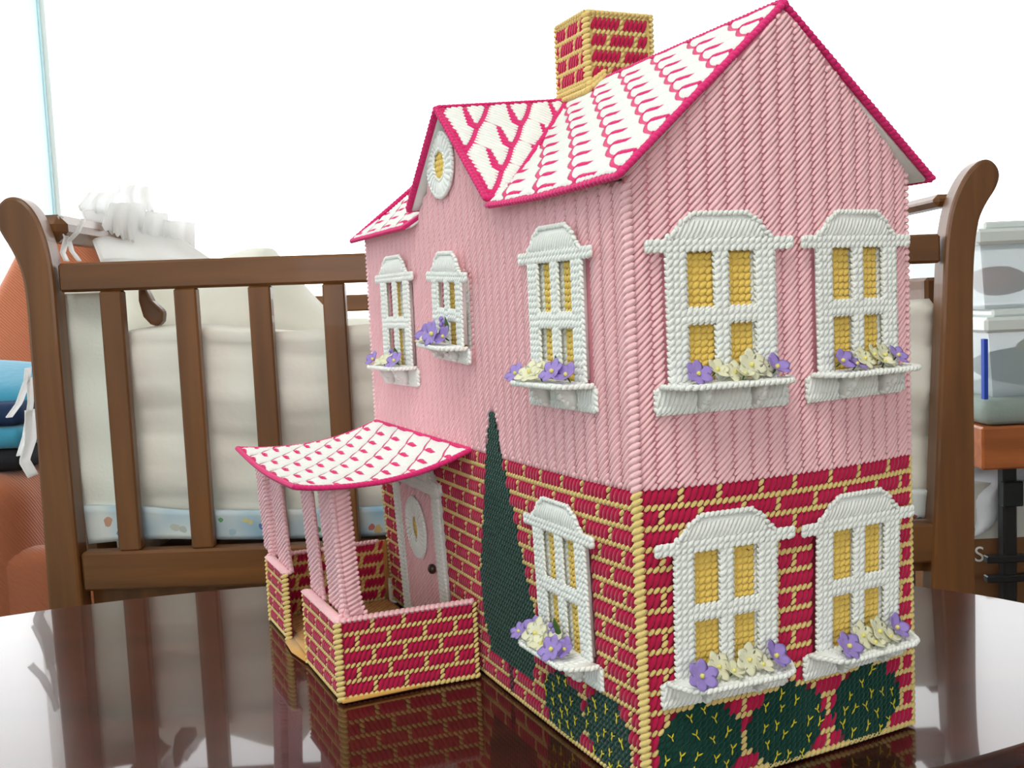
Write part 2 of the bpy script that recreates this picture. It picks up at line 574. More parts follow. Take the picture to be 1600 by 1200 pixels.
def trunk(a, v):
    return abs(a + 45.0) < 1.0 and 0 <= v <= 6


def win_hole(a, v, side):
    if side:
        for (x, z, _) in SIDE_WIN:
            if x + 3.2 < a < x + 19.8 and z + 3 < v < z + 23.2:
                return True
    else:
        for (x, z, w) in FRONT_WIN:
            s = w / 23.0
            if x + 3.2 * s < a < x + 19.8 * s and z + 3 < v < z + 23.2:
                return True
        if -69 + 3 < a < -49 - 3 and 64 < v < 78:
            return True
    return False


def mask_side(a, v):
    return win_hole(a, v, True) or any(ell(a, v, *b) for b in SIDE_BUSH)


def mask_front(a, v):
    return win_hole(a, v, False) or cyp(a, v) or trunk(a, v) or any(ell(a, v, *b) for b in FRONT_BUSH)


roof_under = lambda x: RZ - 1.1 - np.abs(x - RX) * RSL
side_top = lambda a: float(roof_under(a)) - .2


def front_top(a):
    y = -a
    e = 88.4 + .9 * (1 - math.exp(-y / 10.0))
    return max(e, GZ - 1.2 - abs(y - GY) * GSL)


# ---- side (gable end) wall
side_wall = bpy.data.objects.new('side_wall', None); COL.objects.link(side_wall); side_wall.parent = house
mb = MB(); slab(mb, mp_side, 0, W, lambda a: 0.05, lambda a: HB, 17, 12, mi=0); mb.build('brick_backing', M_BRICK_D, side_wall, scale=S)
mb = MB(); slab(mb, mp_side, 0, W, lambda a: HB, side_top, 34, 16, mi=0); mb.build('siding_backing', M_PINK_D, side_wall, scale=S)
brick_panel(side_wall, mp_side, 51, 15, 45, lambda i, c: (i % 13 in (6, 12)) if c % 2 == 0 else (i % 13 in (3, 9)), mask_side, True)
siding(side_wall, mp_side, 0, 17, 45, side_top, mask_side)

# ---- front wall
front_wall = bpy.data.objects.new('front_wall', None); COL.objects.link(front_wall); front_wall.parent = house
mb = MB(); slab(mb, mp_front, -LN, 0, lambda a: 0.05, lambda a: HB, 29, 10); mb.build('brick_backing', M_BRICK_D, front_wall, scale=S)
mb = MB(); slab(mb, mp_front, -LN, 0, lambda a: HB, front_top, 58, 12); mb.build('siding_backing', M_PINK_D, front_wall, scale=S)
DOOR_A0, DOOR_A1 = -104.0, -74.0


def mask_front_low(a, v):
    return mask_front(a, v) or (DOOR_A0 + 2 < a < DOOR_A1 - 2 and v < 35)


brick_panel(front_wall, mp_front, 116, 15, 45, lambda i, c: (i % 13 in (0, 6)) if c % 2 == 0 else (i % 13 in (3, 9)), mask_front_low, False)
siding(front_wall, mp_front, -117, 39, 45, front_top, mask_front)

# ---- plain walls out of sight
mp_back = lambda a, v, h: np.stack([np.full(len(a), W) + h, a, v], 1)
mp_end = lambda a, v, h: np.stack([a, np.full(len(a), LN) + h, v], 1)
for nm, mpx, a0, a1, tp in (('back_wall', mp_back, 0.6, LN - .6, lambda a: 90.4), ('end_wall', mp_end, .6, W - .6, side_top)):
    e = bpy.data.objects.new(nm, None); COL.objects.link(e); e.parent = house
    mb = MB(); slab(mb, mpx, a0, a1, lambda a: .05, lambda a: HB, 20, 2, h0=-.9, h1=-.05); mb.build('brick_backing', M_BRICK, e, scale=S)
    mb = MB(); slab(mb, mpx, a0, a1, lambda a: HB, tp, 40, 2, h0=-.9, h1=-.05); mb.build('siding_backing', M_PINK, e, scale=S)
    mortar_ = lambda i, c: (i % 13 in (6, 12)) if c % 2 == 0 else (i % 13 in (3, 9))
    none_ = lambda a, v: False
    if nm == 'back_wall':
        brick_panel(e, mp_back, 116, 15, 45, mortar_, none_, True, True); siding(e, mp_back, 0, 38, 45, tp, none_)
    else:
        mp_e2 = lambda a, v, h: np.stack([-a, np.full(len(a), LN) + h, v], 1)
        brick_panel(e, mp_e2, 51, 15, 45, mortar_, none_, False, True); siding(e, mp_e2, -51, 17, 45, lambda a: side_top(-a), none_)

# ---- corner binding: overcast yarn down the near corner and the outer edges


def corner_binding(parent, x_of, y_of, diag, z0, z1, m, name='corner_binding', L=1.05, r=.56):
    z = np.arange(z0 + .5, z1, 1.0)
    C = np.stack([x_of(z), y_of(z), z], 1)
    mb = MB(); beads(mb, C, np.array([diag]), L, r); return mb.build(name, m, parent, scale=S)


corner_binding(side_wall, lambda z: 0 * z - .15, lambda z: 0 * z - .15, (.68, -.68, .62), 0, 45, M_YEL)
corner_binding(side_wall, lambda z: 0 * z - .15, lambda z: 0 * z - .15, (.68, -.68, .62), 45, 88.5, M_PINK)
corner_binding(side_wall, lambda z: 0 * z + W + .1, lambda z: 0 * z - .1, (.8, .6, .42), 0, 45, M_YEL, L=.8, r=.5)
corner_binding(side_wall, lambda z: 0 * z + W + .1, lambda z: 0 * z - .1, (.8, .6, .42), 45, 90, M_PINK, L=.8, r=.5)
corner_binding(front_wall, lambda z: -bow_f(LN + 0 * z, z), lambda z: 0 * z + LN + .1, (.7, -.7, .4), 0, 45, M_YEL, L=.8, r=.5)
corner_binding(front_wall, lambda z: -bow_f(LN + 0 * z, z), lambda z: 0 * z + LN + .1, (.7, -.7, .4), 45, 90, M_PINK, L=.8, r=.5)
# base binding
mb = MB(); x = np.arange(.5, W, 1.0); beads(mb, mp_side(x, 0 * x + .45, 0 * x + .05), [(.8, -.1, .5)], .66, .42); mb.build('base_binding', M_YEL, side_wall, scale=S)
mb = MB(); x = -np.arange(.5, 58, 1.0); beads(mb, mp_front(x, 0 * x + .45, 0 * x + .05), [(-.1, -.8, .5)], .66, .42); mb.build('base_binding', M_YEL, front_wall, scale=S)

# ---- needlepoint shrubs and the tall cypress


def shrub(name, mp, cells, m, parent, stars=0, ca=0, cv=0, ra=0, rv=0):
    c = np.array(cells, float)
    mb = MB(); stitches(mb, c, c + 1, .45, .42, mp, 0, nr=4, na=4)
    if stars:
        pts = []
        tries = 0
        while len(pts) < stars and tries < 4000:
            tries += 1
            t, r = random.uniform(0, 2 * math.pi), math.sqrt(random.random()) * .88
            p = (ca + ra * r * math.cos(t), cv + rv * r * math.sin(t))
            if p[1] > 1 and all((p[0] - q[0]) ** 2 + (p[1] - q[1]) ** 2 > 4.6 for q in pts):
                pts.append(p)
        Q = np.array(pts)
        rot = rng.uniform(-.7, .7, len(Q))
        for d0 in (.75, 1.95, 3.1 + math.pi / 2):
            dd = np.stack([np.cos(d0 + rot), np.sin(d0 + rot)], 1) * rng.uniform(.6, 1.05, (len(Q), 1))
            stitches(mb, Q, Q + dd, .11, .2, mp, 1, nr=3, na=4, base=.42)
    return mb.build(name, [m, M_STAR], parent, scale=S)


for (ca, cv, ra, rv) in SIDE_BUSH:
    shrub('bush', mp_side, [(i, j) for i in range(0, 51) for j in range(0, 15) if ell(i + .5, j + .5, ca, cv, ra, rv)], M_GREEN, side_wall, 16, ca, cv, ra, rv)
for (ca, cv, ra, rv) in FRONT_BUSH:
    shrub('bush', mp_front, [(-i - 1, j) for i in range(0, 40) for j in range(0, 14) if ell(-i - .5, j + .5, ca, cv, ra, rv)], M_GREEN, front_wall, 15, ca, cv, ra, rv)
shrub('cypress', mp_front, [(-i - 1, j) for i in range(30, 60) for j in range(6, 54) if cyp(-i - .5, j + .5)], M_GREEN, front_wall)
shrub('cypress_trunk', mp_front, [(-46, j) for j in range(0, 6)] + [(-45, j) for j in range(0, 6)], M_TRUNK, front_wall)

# ------------------------------------------------------------------ arched windows (local: x right, y into the wall, z up)


def outline_hood(s=1.0, v0=24.3):
    p = [(3.4, 0), (3.5, .5), (4.4, 1.0), (4.9, 1.9), (5.6, 2.7), (6.5, 2.9), (7.0, 3.6), (16.0, 3.6), (16.5, 2.9), (17.4, 2.7), (18.1, 1.9), (18.6, 1.0), (19.5, .5), (19.6, 0)]
    return [(a * s, v0 + b) for a, b in p]


def hood_height(a, s):
    p = outline_hood(s, 0.0)
    xs = [q[0] for q in p]; ys = [q[1] for q in p]
    return float(np.interp(a, xs, ys, left=0, right=0))


WIN_MESH = {}


def rope(mb, pts, closed=False, L=.62, r=.36, pitch=.85, h=.3, mi=0):
    """overcast edge: slanted beads along a polyline in the panel plane"""
    pts = [np.array(p, float) for p in pts]
    if closed:
        pts = pts + [pts[0]]
    C = []; D = []
    for p, q in zip(pts[:-1], pts[1:]):
        l = np.linalg.norm(q - p)
        if l < 1e-6:
            continue
        k = max(1, int(round(l / pitch))); t = (q - p) / l; nrm = np.array([-t[1], t[0]])
        for i in range(k):
            c = p + (q - p) * (i + .5) / k
            C.append((c[0], -h, c[1])); d = t * .75 + nrm * .55; D.append((d[0], 0.0, d[1]))
    beads(mb, C, D, L, r, mi)


def grid_tents(mb, a0, a1, v0, v1, mi=0, h=0.0, w=.40, hh=.40, na=4):
    nc = max(1, int(round(a1 - a0))); nr = max(1, int(round(v1 - v0)))
    pa = (a1 - a0) / nc; pv = (v1 - v0) / nr
    c = np.array([(a0 + i * pa, v0 + j * pv) for i in range(nc) for j in range(nr)], float)
    f = lambda a, v, x: np.stack([a, -(x + h), v], 1)
    stitches(mb, c, c + [pa, pv], w * pa, hh, f, mi, nr=4, na=na)


def plate(mb, a0, a1, v0, v1, h0, h1, mi=0):
    box(mb, (a0, -h1, v0), (a1, -h0, v1), mi)


H_FR = 1.15


def window_meshes(width, small=False):
    key = (round(width, 2), small)
    if key in WIN_MESH:
        return WIN_MESH[key]
    s = width / 23.0
    D = {}
    ap_h = 3.3 if not small else 2.2
    pr_ = pane_rects(s, small)
    bot = pr_[0][1]; top = pr_[1][3]; t0, t1 = pr_[0][3], pr_[1][1]
    # hood with head bar
    mb = MB()
    prism(mb, [(a, v) for a, v in outline_hood(s, top + 1.6)], 'y', -H_FR - .05, -H_FR + .35)
    plate(mb, .1, width - .1, top, top + 1.7, H_FR - .35, H_FR + .05)
    st0 = []; st1 = []
    for k in range(int(22 * s)):
        a = 3.0 * s + k * .74
        hh_ = hood_height(min(a + .9, width / 2) if a < width / 2 else a + 1.2, s)
        hh_ = min(hh_, 2.5)
        if a > 19.0 * s or hh_ < .7:
            continue
        st0.append((a, top + 1.75)); st1.append((a + 1.15 * hh_ / 2.5 * 1.3, top + 1.75 + hh_))
    f = lambda a, v, x: np.stack([a, -(x + H_FR), v], 1)
    stitches(mb, np.array(st0), np.array(st1), .36, .38, f, nr=5, na=4)
    rope(mb, outline_hood(s, top + 1.6), h=H_FR + .05, L=.6, r=.38)
    grid_tents(mb, 0, width, top - .1, top + .85, h=H_FR, w=.42)
    grid_tents(mb, 0, width, top + .8, top + 1.75, h=H_FR, w=.42)
    beads(mb, [(.1, -H_FR, top + .5), (.1, -H_FR, top + 1.2), (width - .1, -H_FR, top + .5), (width - .1, -H_FR, top + 1.2)], [(0.4, 0, 1)], .6, .42)
    D['hood'] = mb.mesh('hood', M_WHITE, True, S)
    # frame: stiles, mullion, transom
    mb = MB()
    x0, x1, x2, x3 = pr_[0][0], pr_[0][2], pr_[2][0], pr_[2][2]
    l0, r1 = 3.0 * s, 20.0 * s
    for a0, a1, n_ in ((l0, x0, 3), (x1, x2, 2), (x3, r1, 3)):
        plate(mb, a0, a1, ap_h, top, H_FR - .35, H_FR + .03)
        pa = (a1 - a0) / n_
        c = np.array([(a0 + i * pa, v) for i in range(n_) for v in np.arange(ap_h, top - .5, 1.0)], float)
        stitches(mb, c, c + [pa, 1.0], .45 * pa, .40, f, nr=4, na=4)
    for a0, a1 in ((x0, x1), (x2, x3)):
        plate(mb, a0, a1, t0, t1, H_FR - .35, H_FR + .03)
        grid_tents(mb, a0 - .1, a1 + .1, t0, t1, h=H_FR, w=.45)
        rope(mb, [(a0, t0 + .05), (a1, t0 + .05)], h=H_FR - .05, r=.3); rope(mb, [(a0, t1 - .05), (a1, t1 - .05)], h=H_FR - .05, r=.3)
    for a0 in (l0 + .05, r1 - .05):
        rope(mb, [(a0, ap_h), (a0, top)], h=H_FR - .1, r=.34)
    for a0 in (x0, x1, x2, x3):
        rope(mb, [(a0, ap_h), (a0, top)], h=H_FR - .15, r=.28)
    # blocks behind the stiles that carry the frame off the wall
    for a0 in (l0 + .5, r1 - 1.5):
        box(mb, (a0 + .2, -H_FR + .3, bot), (a0 + .8, .15, top))
    D['frame'] = mb.mesh('frame', M_WHITE, True, S)
    # inner white border, on the wall itself
    mb = MB()
    for a0, a1 in ((l0 + 1.2, x0 + .5), (x1 + .2, x2 + .4), (x3 - .3, r1 - 1.2)):
        plate(mb, a0, a1, bot - 1.2, top + .8, -.6, .02); grid_tents(mb, a0, a1, bot - 1.2, top + .8, h=0.0)
    for a0, a1 in ((x0 + .5, x1 + .2), (x2 + .4, x3 - .3)):
        plate(mb, a0, a1, t0 + .3, t1 - .3, -.6, .02); grid_tents(mb, a0, a1, t0 + .3, t1 - .3, h=0.0)
    D['inner_border'] = mb.mesh('inner_border', M_WHITE, True, S)
    D['panes'] = []
    for i, (a0, v0, a1, v1) in enumerate(pr_):
        if i < 2: b0, b1 = x0 + .5, x1 + .2
        else: b0, b1 = x2 + .4, x3 - .3
        u0, u1 = (v0 - 1.2, t0 + .3) if i % 2 == 0 else (t1 - .3, v1 + .8)
        mb = MB(); plate(mb, b0, b1, u0, u1, -.6, -.02)
        nr = int(round((u1 - u0) / 1.0)); nc = 4
        pa = (b1 - b0) / nc; pv = (u1 - u0) / nr
        c = np.array([(b0 + k * pa, u0 + j * pv) for k in range(nc) for j in range(nr)], float)
        g = lambda a, v, x: np.stack([a, -x, v], 1)
        stitches(mb, c + [0, .1], c + [pa, pv * .92], .42, .40, g, nr=5, na=5)
        D['panes'].append(mb.mesh('pane', M_PANE, True, S))
    # apron
    mb = MB()
    plate(mb, 1.0 * s, 22.0 * s, 0, ap_h, .05, .75)
    g = lambda a, v, x: np.stack([a, -(x + .75), v], 1)
    c = np.array([(a, v) for a in np.arange(1.0 * s, 21.6 * s, .75) for v in ((.0, ap_h - 1.0) if ap_h < 3 else (0.0, 1.0))], float)
    up = np.where(c[:, 1:2] > .5, ap_h - 1.0, .95)
    stitches(mb, c, np.concatenate([c[:, :1] + .75, c[:, 1:2] + up], 1), .32, .3, g, nr=4, na=4)
    rope(mb, [(1.0 * s, 0), (22 * s, 0), (22 * s, ap_h), (1.0 * s, ap_h)], True, h=.55)
    D['apron'] = mb.mesh('apron', M_WHITE, True, S)
    # ledge: rounded shelf standing out from the wall
    mb = MB()
    dep = 6.0 if not small else 5.4
    zl = ap_h + .15
    e0, e1 = 1.6 * s, 21.8 * s
    pl = [(e0, -.9), (e0 + .1, -2.2), (e0 + 1.6, -dep + .9), (e0 + 3.4, -dep), (e1 - 3.4, -dep), (e1 - 1.6, -dep + .9), (e1 - .1, -2.2), (e1, -.9)]
    prism(mb, pl, 'z', zl, zl + .55)
    C = []; Dd = []
    for p, q in zip(pl[:-1], pl[1:]):
        p = np.array(p); q = np.array(q); l = np.linalg.norm(q - p); k = max(1, int(round(l / .85))); t = (q - p) / l
        for i in range(k):
            c_ = p + (q - p) * (i + .5) / k; C.append((c_[0], c_[1], zl + .3)); Dd.append((t[0] * .8, t[1] * .8, .5))
    beads(mb, C, Dd, .62, .42)
    top_f = lambda a, v, x: np.stack([a, v, x + zl + .5], 1)
    c = np.array([(a, v) for a in np.arange(e0 + 2.5, e1 - 3, 1.0) for v in np.arange(-dep + .3, -1.5, 1.0)], float)
    stitches(mb, c, c + 1, .42, .3, top_f, nr=4, na=4)
    D['ledge'] = mb.mesh('ledge', M_WHITE, True, S)
    mb = MB()
    sc = [(-.8, 0), (-2.2, .3), (-2.5, 1.2), (-3.4, 1.5), (-3.7, 2.4), (-4.2, ap_h + .1 if ap_h > 3 else 2.3), (-.8, ap_h + .1)]
    sc = [(a, b + .1) for a, b in sc]
    prism(mb, sc, 'x', -.4, .4)
    C = []; Dd = []
    for p, q in zip(sc[:-2], sc[1:-1]):
        C.append((0, (p[0] + q[0]) / 2, (p[1] + q[1]) / 2)); Dd.append((.5, q[0] - p[0], q[1] - p[1]))
    beads(mb, C, Dd, .7, .5)
    D['bracket'] = mb.mesh('bracket', M_WHITE, True, S)
    D['ap_h'] = ap_h; D['s'] = s; D['zl'] = zl + .75; D['dep'] = dep
    WIN_MESH[key] = D
    return D


# flowers ------------------------------------------------------------


def flower_mesh(name, m, npet, rad, wid, cup, seed):
    r = random.Random(seed)
    mb = MB()
    for k in range(npet):
        t = 2 * math.pi * k / npet + r.uniform(-.15, .15)
        L = rad * r.uniform(.9, 1.08)
        V = []
        nr_, ns_ = 5, 6
        for i in range(nr_):
            q = i / (nr_ - 1)
            x = .15 + (L - .15) * q
            ww = wid * math.sin(math.pi * (.12 + .8 * q)) ** .8 * .5
            if i == nr_ - 1: ww *= .8
            z = cup * (q ** 1.6) * L * .5
            for j in range(ns_):
                c, s_ = math.cos(2 * math.pi * j / ns_), math.sin(2 * math.pi * j / ns_)
                y = ww * c
                V.append((x, y, z + .055 * s_ + .35 * y * y / max(wid, .1)))
        V = np.array(V)
        X = np.stack([V[:, 0] * math.cos(t) - V[:, 1] * math.sin(t), V[:, 0] * math.sin(t) + V[:, 1] * math.cos(t), V[:, 2]], 1)
        F = [(i * ns_ + j, i * ns_ + (j + 1) % ns_, (i + 1) * ns_ + (j + 1) % ns_, (i + 1) * ns_ + j) for i in range(nr_ - 1) for j in range(ns_)]
        off = mb.n
        mb.add(X, F, 0)
        mb.f.append(tuple(off + (nr_ - 1) * ns_ + j for j in range(ns_))); mb.m.append(0)
    beads(mb, [(0, 0, .25)], [(0, 0, 1)], .42, .38, 1)
    beads(mb, [(0, 0, -.7)], [(0, 0, 1)], .9, .16, 2)
    return mb.mesh(name, [m, M_STAMEN, M_LEAF], True, S)


FL_P = [flower_mesh('lilac_flower', M_PURPLE, 6, 2.25, 1.9, .5, 1), flower_mesh('lilac_flower', M_PURPLE, 5, 2.0, 2.1, .9, 2)]
FL_C = [flower_mesh('cream_flower', M_CREAM, 6, 2.45, 2.15, .35, 3), flower_mesh('cream_flower', M_CREAM, 5, 2.1, 2.1, .8, 4)]
mb = MB()
V = []
for i in range(6):
    q = i / 5; ww = .85 * math.sin(math.pi * (.1 + .9 * q)) ** .8 * (1 if i < 5 else .05)
    for j in range(6):
        V.append((ww * math.cos(j * math.pi / 3), .06 * math.sin(j * math.pi / 3) - .25 * q * q + .18 * ww * abs(math.cos(j * math.pi / 3)), 3.4 * q))
mb.add(V, [(i * 6 + j, i * 6 + (j + 1) % 6, (i + 1) * 6 + (j + 1) % 6, (i + 1) * 6 + j) for i in range(5) for j in range(6)])
LEAF = mb.mesh('leaf', M_LEAF, True, S)
mb = MB(); beads(mb, [(0, 0, 0), (.7, .2, .5), (-.2, .3, 1.1)], [(0, 0, 1)], .5, .48, 0); beads(mb, [(.2, .2, -.9)], [(0, 0, 1)], 1.0, .15, 1)
BUD = mb.mesh('bud', [M_PURPLE, M_LEAF], True, S)


def rotm(rx, ry, rz):
    from mathutils import Euler
    return Euler((rx, ry, rz)).to_matrix().to_4x4()


def put_window(mp, a, v, width, flowers, small=False, tilt=0.0, yaw=0.0, lift=0.0, label=None):
    D = window_meshes(width, small)
    e = bpy.data.objects.new('window', None); COL.objects.link(e); e.parent = house
    c_ = mp(np.array([a + width / 2, a + width / 2 + 1.0, a + width / 2 - 1.0, a + width / 2]), np.array([v, v, v, v + 24.0]), np.zeros(4))
    x_ = Vector(c_[1] - c_[2]).normalized(); z_ = Vector(c_[3] - c_[0]).normalized(); y_ = z_.cross(x_).normalized(); z_ = x_.cross(y_)
    m = Matrix((x_, y_, z_)).transposed().to_4x4(); m.translation = (Vector(c_[0]) - x_ * width / 2) * S
    e.matrix_local = m
    if label:
        e['label'] = label
    fm = Matrix.Translation((0, -lift * S, 0)) @ Matrix.Translation((width * S, 0, 0)) @ rotm(0, tilt, 0) @ rotm(0, 0, yaw) @ Matrix.Translation((-width * S, 0, 0))
    for nm in ('hood', 'frame', 'apron', 'ledge'):
        link_copy(nm, D[nm], e, fm)
    link_copy('inner_border', D['inner_border'], e)
    for pm in D['panes']:
        link_copy('pane', pm, e)
    for q in (7.6, 16.4):
        link_copy('bracket', D['bracket'], e, fm @ Matrix.Translation((q * D['s'] * S, 0, 0)))
    for (kind, x, y, z, rx, rz, sc) in flowers:
        me = {'p': FL_P[0], 'q': FL_P[1], 'c': FL_C[0], 'd': FL_C[1], 'l': LEAF, 'b': BUD}[kind]
        nm = {'p': 'flower', 'q': 'flower', 'c': 'flower', 'd': 'flower', 'l': 'leaf', 'b': 'bud'}[kind]
        mm = fm @ Matrix.Translation((x * S, y * S, (D['zl'] + z) * S)) @ rotm(0, 0, rz * .3) @ rotm(rx, 0, 0) @ rotm(0, 0, rz) @ Matrix.Scale(sc, 4)
        fo = link_copy(nm, me, e, mm)
        if kind in 'pq': fo['label'] = 'lilac cloth flower'
        if kind in 'cd': fo['label'] = 'cream cloth flower'
    return e


HP = math.pi / 2
put_window(mp_side, 1.7, 56.0, 23.0, [('p', 6.0, -3.6, 1.2, 1.0, .3, .95), ('d', 9.5, -2.6, 1.5, .8, 1.0, .9), ('c', 12.2, -2.8, 1.0, .9, .2, .8), ('c', 14.6, -3.2, 1.9, 1.15, .5, 1.0), ('d', 12.9, -4.2, .7, .4, 2.0, .8), ('q', 18.6, -3.4, 1.3, .7, 1.2, 1.0), ('c', 16.8, -2.6, 1.2, .8, .8, .8)])
put_window(mp_side, 26.3, 56.0, 23.0, [('q', 5.2, -3.4, 1.4, .9, .3, .95), ('p', 7.6, -4.0, .8, .6, 1.3, .8), ('c', 10.2, -3.2, 1.4, .9, .4, .85), ('d', 12.4, -3.0, 1.8, .9, 1.4, .9), ('c', 14.6, -3.2, 1.6, 1.0, .9, .95), ('d', 13.4, -4.2, .8, .5, .2, .8), ('p', 17.6, -3.2, 1.4, .8, .7, .9)])
put_window(mp_side, 1.5, 13.5, 23.0, [('p', 4.9, -4.6, 1.3, 1.0, .2, 1.1), ('c', 8.6, -3.2, 1.5, .9, .7, .95), ('d', 10.6, -4.0, .8, .6, 1.9, .85), ('c', 13.6, -3.4, 1.8, 1.1, .3, 1.0), ('d', 15.6, -4.0, .9, .6, .9, .8), ('q', 18.0, -3.6, 1.6, .8, 1.5, 1.1)])
put_window(mp_side, 26.1, 13.3, 23.0, [('p', 6.0, -4.4, 1.1, .8, .5, 1.1), ('c', 10.2, -3.2, 1.6, .9, .3, .95), ('c', 13.4, -3.4, 1.7, 1.0, 1.1, 1.0), ('d', 11.6, -4.4, .6, .4, .6, .8), ('d', 15.0, -4.2, .8, .6, 1.6, .8), ('q', 17.2, -3.4, 1.5, .8, .9, 1.05)])
put_window(mp_front, -28.3, 56.0, 21.6, [('p', 4.0, -4.8, .9, .9, .4, .9), ('c', 8.2, -4.6, 1.2, .7, .9, 1.0), ('d', 11.4, -4.6, .7, .5, .1, .9), ('d', 9.6, -3.4, 1.3, .7, 1.7, .9), ('p', 14.6, -4.2, 1.6, .9, .5, 1.0), ('q', 17.2, -3.4, 1.1, .7, 1.2, .95), ('l', 13.2, -2.6, .2, 0, .1, 1.1)])
put_window(mp_front, -102.5, 55.6, 21.6, [('q', 4.2, -4.4, 1.1, .9, .4, 1.0), ('c', 8.6, -4.2, .9, .7, .2, .9), ('d', 11.6, -3.8, 1.0, .7, 1.1, .9), ('p', 16.2, -4.0, 1.1, .9, .9, 1.05), ('l', 12.8, -2.4, .2, 0, .3, 1.1), ('b', 10.2, -2.6, 2.0, 0, .2, 1.0)], yaw=.06)
put_window(mp_front, -69.0, 61.6, 20.0, [('p', 10.8, -4.4, 1.9, 1.25, .3, 1.25), ('q', 5.6, -3.8, 1.5, 1.0, .9, 1.1), ('q', 13.8, -3.4, 1.5, 1.0, .9, 1.0), ('d', 7.6, -5.0, .5, .4, .4, .8), ('l', 13.2, -2.6, 2.0, 0, .1, .95), ('b', 10.4, -2.6, 3.6, 0, .3, 1.0)], small=True, tilt=.05, lift=1.2)
put_window(mp_front, -31.6, 13.0, 22.6, [('q', 5.6, -3.6, 2.0, .8, .5, .95), ('p', 3.2, -5.2, .9, .8, .2, .8), ('c', 7.8, -4.4, 1.7, .95, .6, 1.1), ('d', 10.2, -4.8, .8, .6, 1.4, .9), ('d', 12.2, -3.2, 1.5, .6, .3, .9), ('p', 14.4, -5.0, 1.1, .9, .5, 1.1), ('q', 16.0, -3.6, 1.3, .8, 1.3, .9), ('l', 11.6, -2.6, .5, 0, .1, 1.35), ('b', 10.2, -3.0, 2.2, 0, .1, 1.0)])

# ---- oval window in the gable: white ring over gold
gw = bpy.data.objects.new('gable_window', None); COL.objects.link(gw); gw.parent = house
gw.matrix_local = local_matrix(mp_front, -62.2, 99.0, 0.0, 4)


def ring(mb, c, ra, rv, ia, iv, h, nst=26, thick=.5, mi=0):
    f = lambda a, v, x: np.stack([a, -(x + h), v], 1)
    t = np.arange(nst) * 2 * np.pi / nst
    P0 = np.stack([c[0] + ia * np.cos(t), c[1] + iv * np.sin(t)], 1); P1 = np.stack([c[0] + ra * np.cos(t + .12), c[1] + rv * np.sin(t + .12)], 1)
    n2 = 32; T = np.arange(n2) * 2 * np.pi / n2
    V = []
    for (x, y) in ((ia, iv), (ra, rv)):
        for hh in (h - thick, h):
            V += [(c[0] + x * math.cos(q), -hh, c[1] + y * math.sin(q)) for q in T]
    F = []
    for i in range(n2):
        j = (i + 1) % n2
        F += [(n2 + i, n2 + j, 3 * n2 + j, 3 * n2 + i), (i, 2 * n2 + i, 2 * n2 + j, j), (i, j, n2 + j, n2 + i), (2 * n2 + i, 3 * n2 + i, 3 * n2 + j, 2 * n2 + j)]
    mb.add(V, F, mi)
    stitches(mb, P0, P1, .62 * (ra / 6.5), .42, f, mi, nr=5, na=4)
    pts = [(c[0] + ra * math.cos(q), c[1] + rv * math.sin(q)) for q in T[::2]]
    rope(mb, pts, True, h=h - .1, r=.42, mi=mi)
    rope(mb, [(c[0] + ia * math.cos(q), c[1] + iv * math.sin(q)) for q in T[::4]], True, h=h, r=.34, mi=mi)


mb = MB(); ring(mb, (0, 0), 6.6, 6.0, 3.2, 3.1, 1.0); mb.build('ring', M_WHITE, gw, scale=S)
mb = MB(); plate(mb, -3.2, 3.2, -3.2, 3.2, -.3, .55); grid_tents(mb, -3.2, 3.2, -3.2, 3.2, h=.55); mb.build('pane', M_PANE, gw, scale=S)

# ---- front door
door = bpy.data.objects.new('door', None); COL.objects.link(door); door.parent = house
door.matrix_local = local_matrix(mp_front, DOOR_A0, 0.3, 0.0, 30)
mb = MB(); plate(mb, 3.2, 26.8, 0.4, 33, .15, .7)
P0 = []; P1 = []
for c in range(8):
    for v in np.arange(.5, 30, .95):
        a = 3.2 + c * 2.95
        P0.append((a, v)); P1.append((a + 2.95, v + 2.4))
f_ = lambda a, v, x: np.stack([a, -(x + .7), v], 1)
stitches(mb, np.array(P0), np.array(P1), .36, .36, f_, nr=4, na=4)
mb.build('door_panel', M_PINK, door, scale=S)
for a0, a1 in ((0, 3.6), (26.4, 30)):
    mb = MB()
    plate(mb, a0, a1, .2, 34, .1, 1.25); grid_tents(mb, a0, a1, .2, 34, h=1.25, w=.42)
    rope(mb, [(a0, .3), (a0, 34)], h=1.0); rope(mb, [(a1, .3), (a1, 34)], h=1.0)
    mb.build('jamb', M_WHITE, door, scale=S)
mb = MB()
hp = [(-1.2, 33), (31.2, 33), (31.2, 35.2), (28.2, 35.4), (26.8, 37.6), (25, 39.6), (22, 41), (8, 41), (5, 39.6), (3.2, 37.6), (1.8, 35.4), (-1.2, 35.2)]
prism(mb, hp, 'y', -1.5, -.1)
fh = lambda a, v, x: np.stack([a, -(x + 1.5), v], 1)
P0 = np.array([(a, 35.3) for a in np.arange(4, 25.5, .8)]); P1 = P0 + [1.4, 4.6]
stitches(mb, P0, P1, .4, .36, fh, nr=5, na=4)
grid_tents(mb, -1, 31, 33.1, 35.1, h=1.5); rope(mb, hp, True, h=1.4)
mb.build('hood', M_WHITE, door, scale=S)
mb = MB(); ring(mb, (14.6, 23.4), 6.2, 6.7, 2.2, 3.0, 1.5, nst=30); mb.build('wreath', M_WHITE, door, scale=S)
mb = MB(); plate(mb, 12.2, 17.0, 20.2, 26.6, .3, .95); grid_tents(mb, 12.2, 17.0, 20.2, 26.6, h=.95); mb.build('pane', M_PANE, door, scale=S)
mb = MB(); beads(mb, [(23.4, -1.5, 16.0)], [(0, -1, 0)], .9, 1.15, 0, 12, 6); mb.build('knob', M_KNOB, door, scale=S)

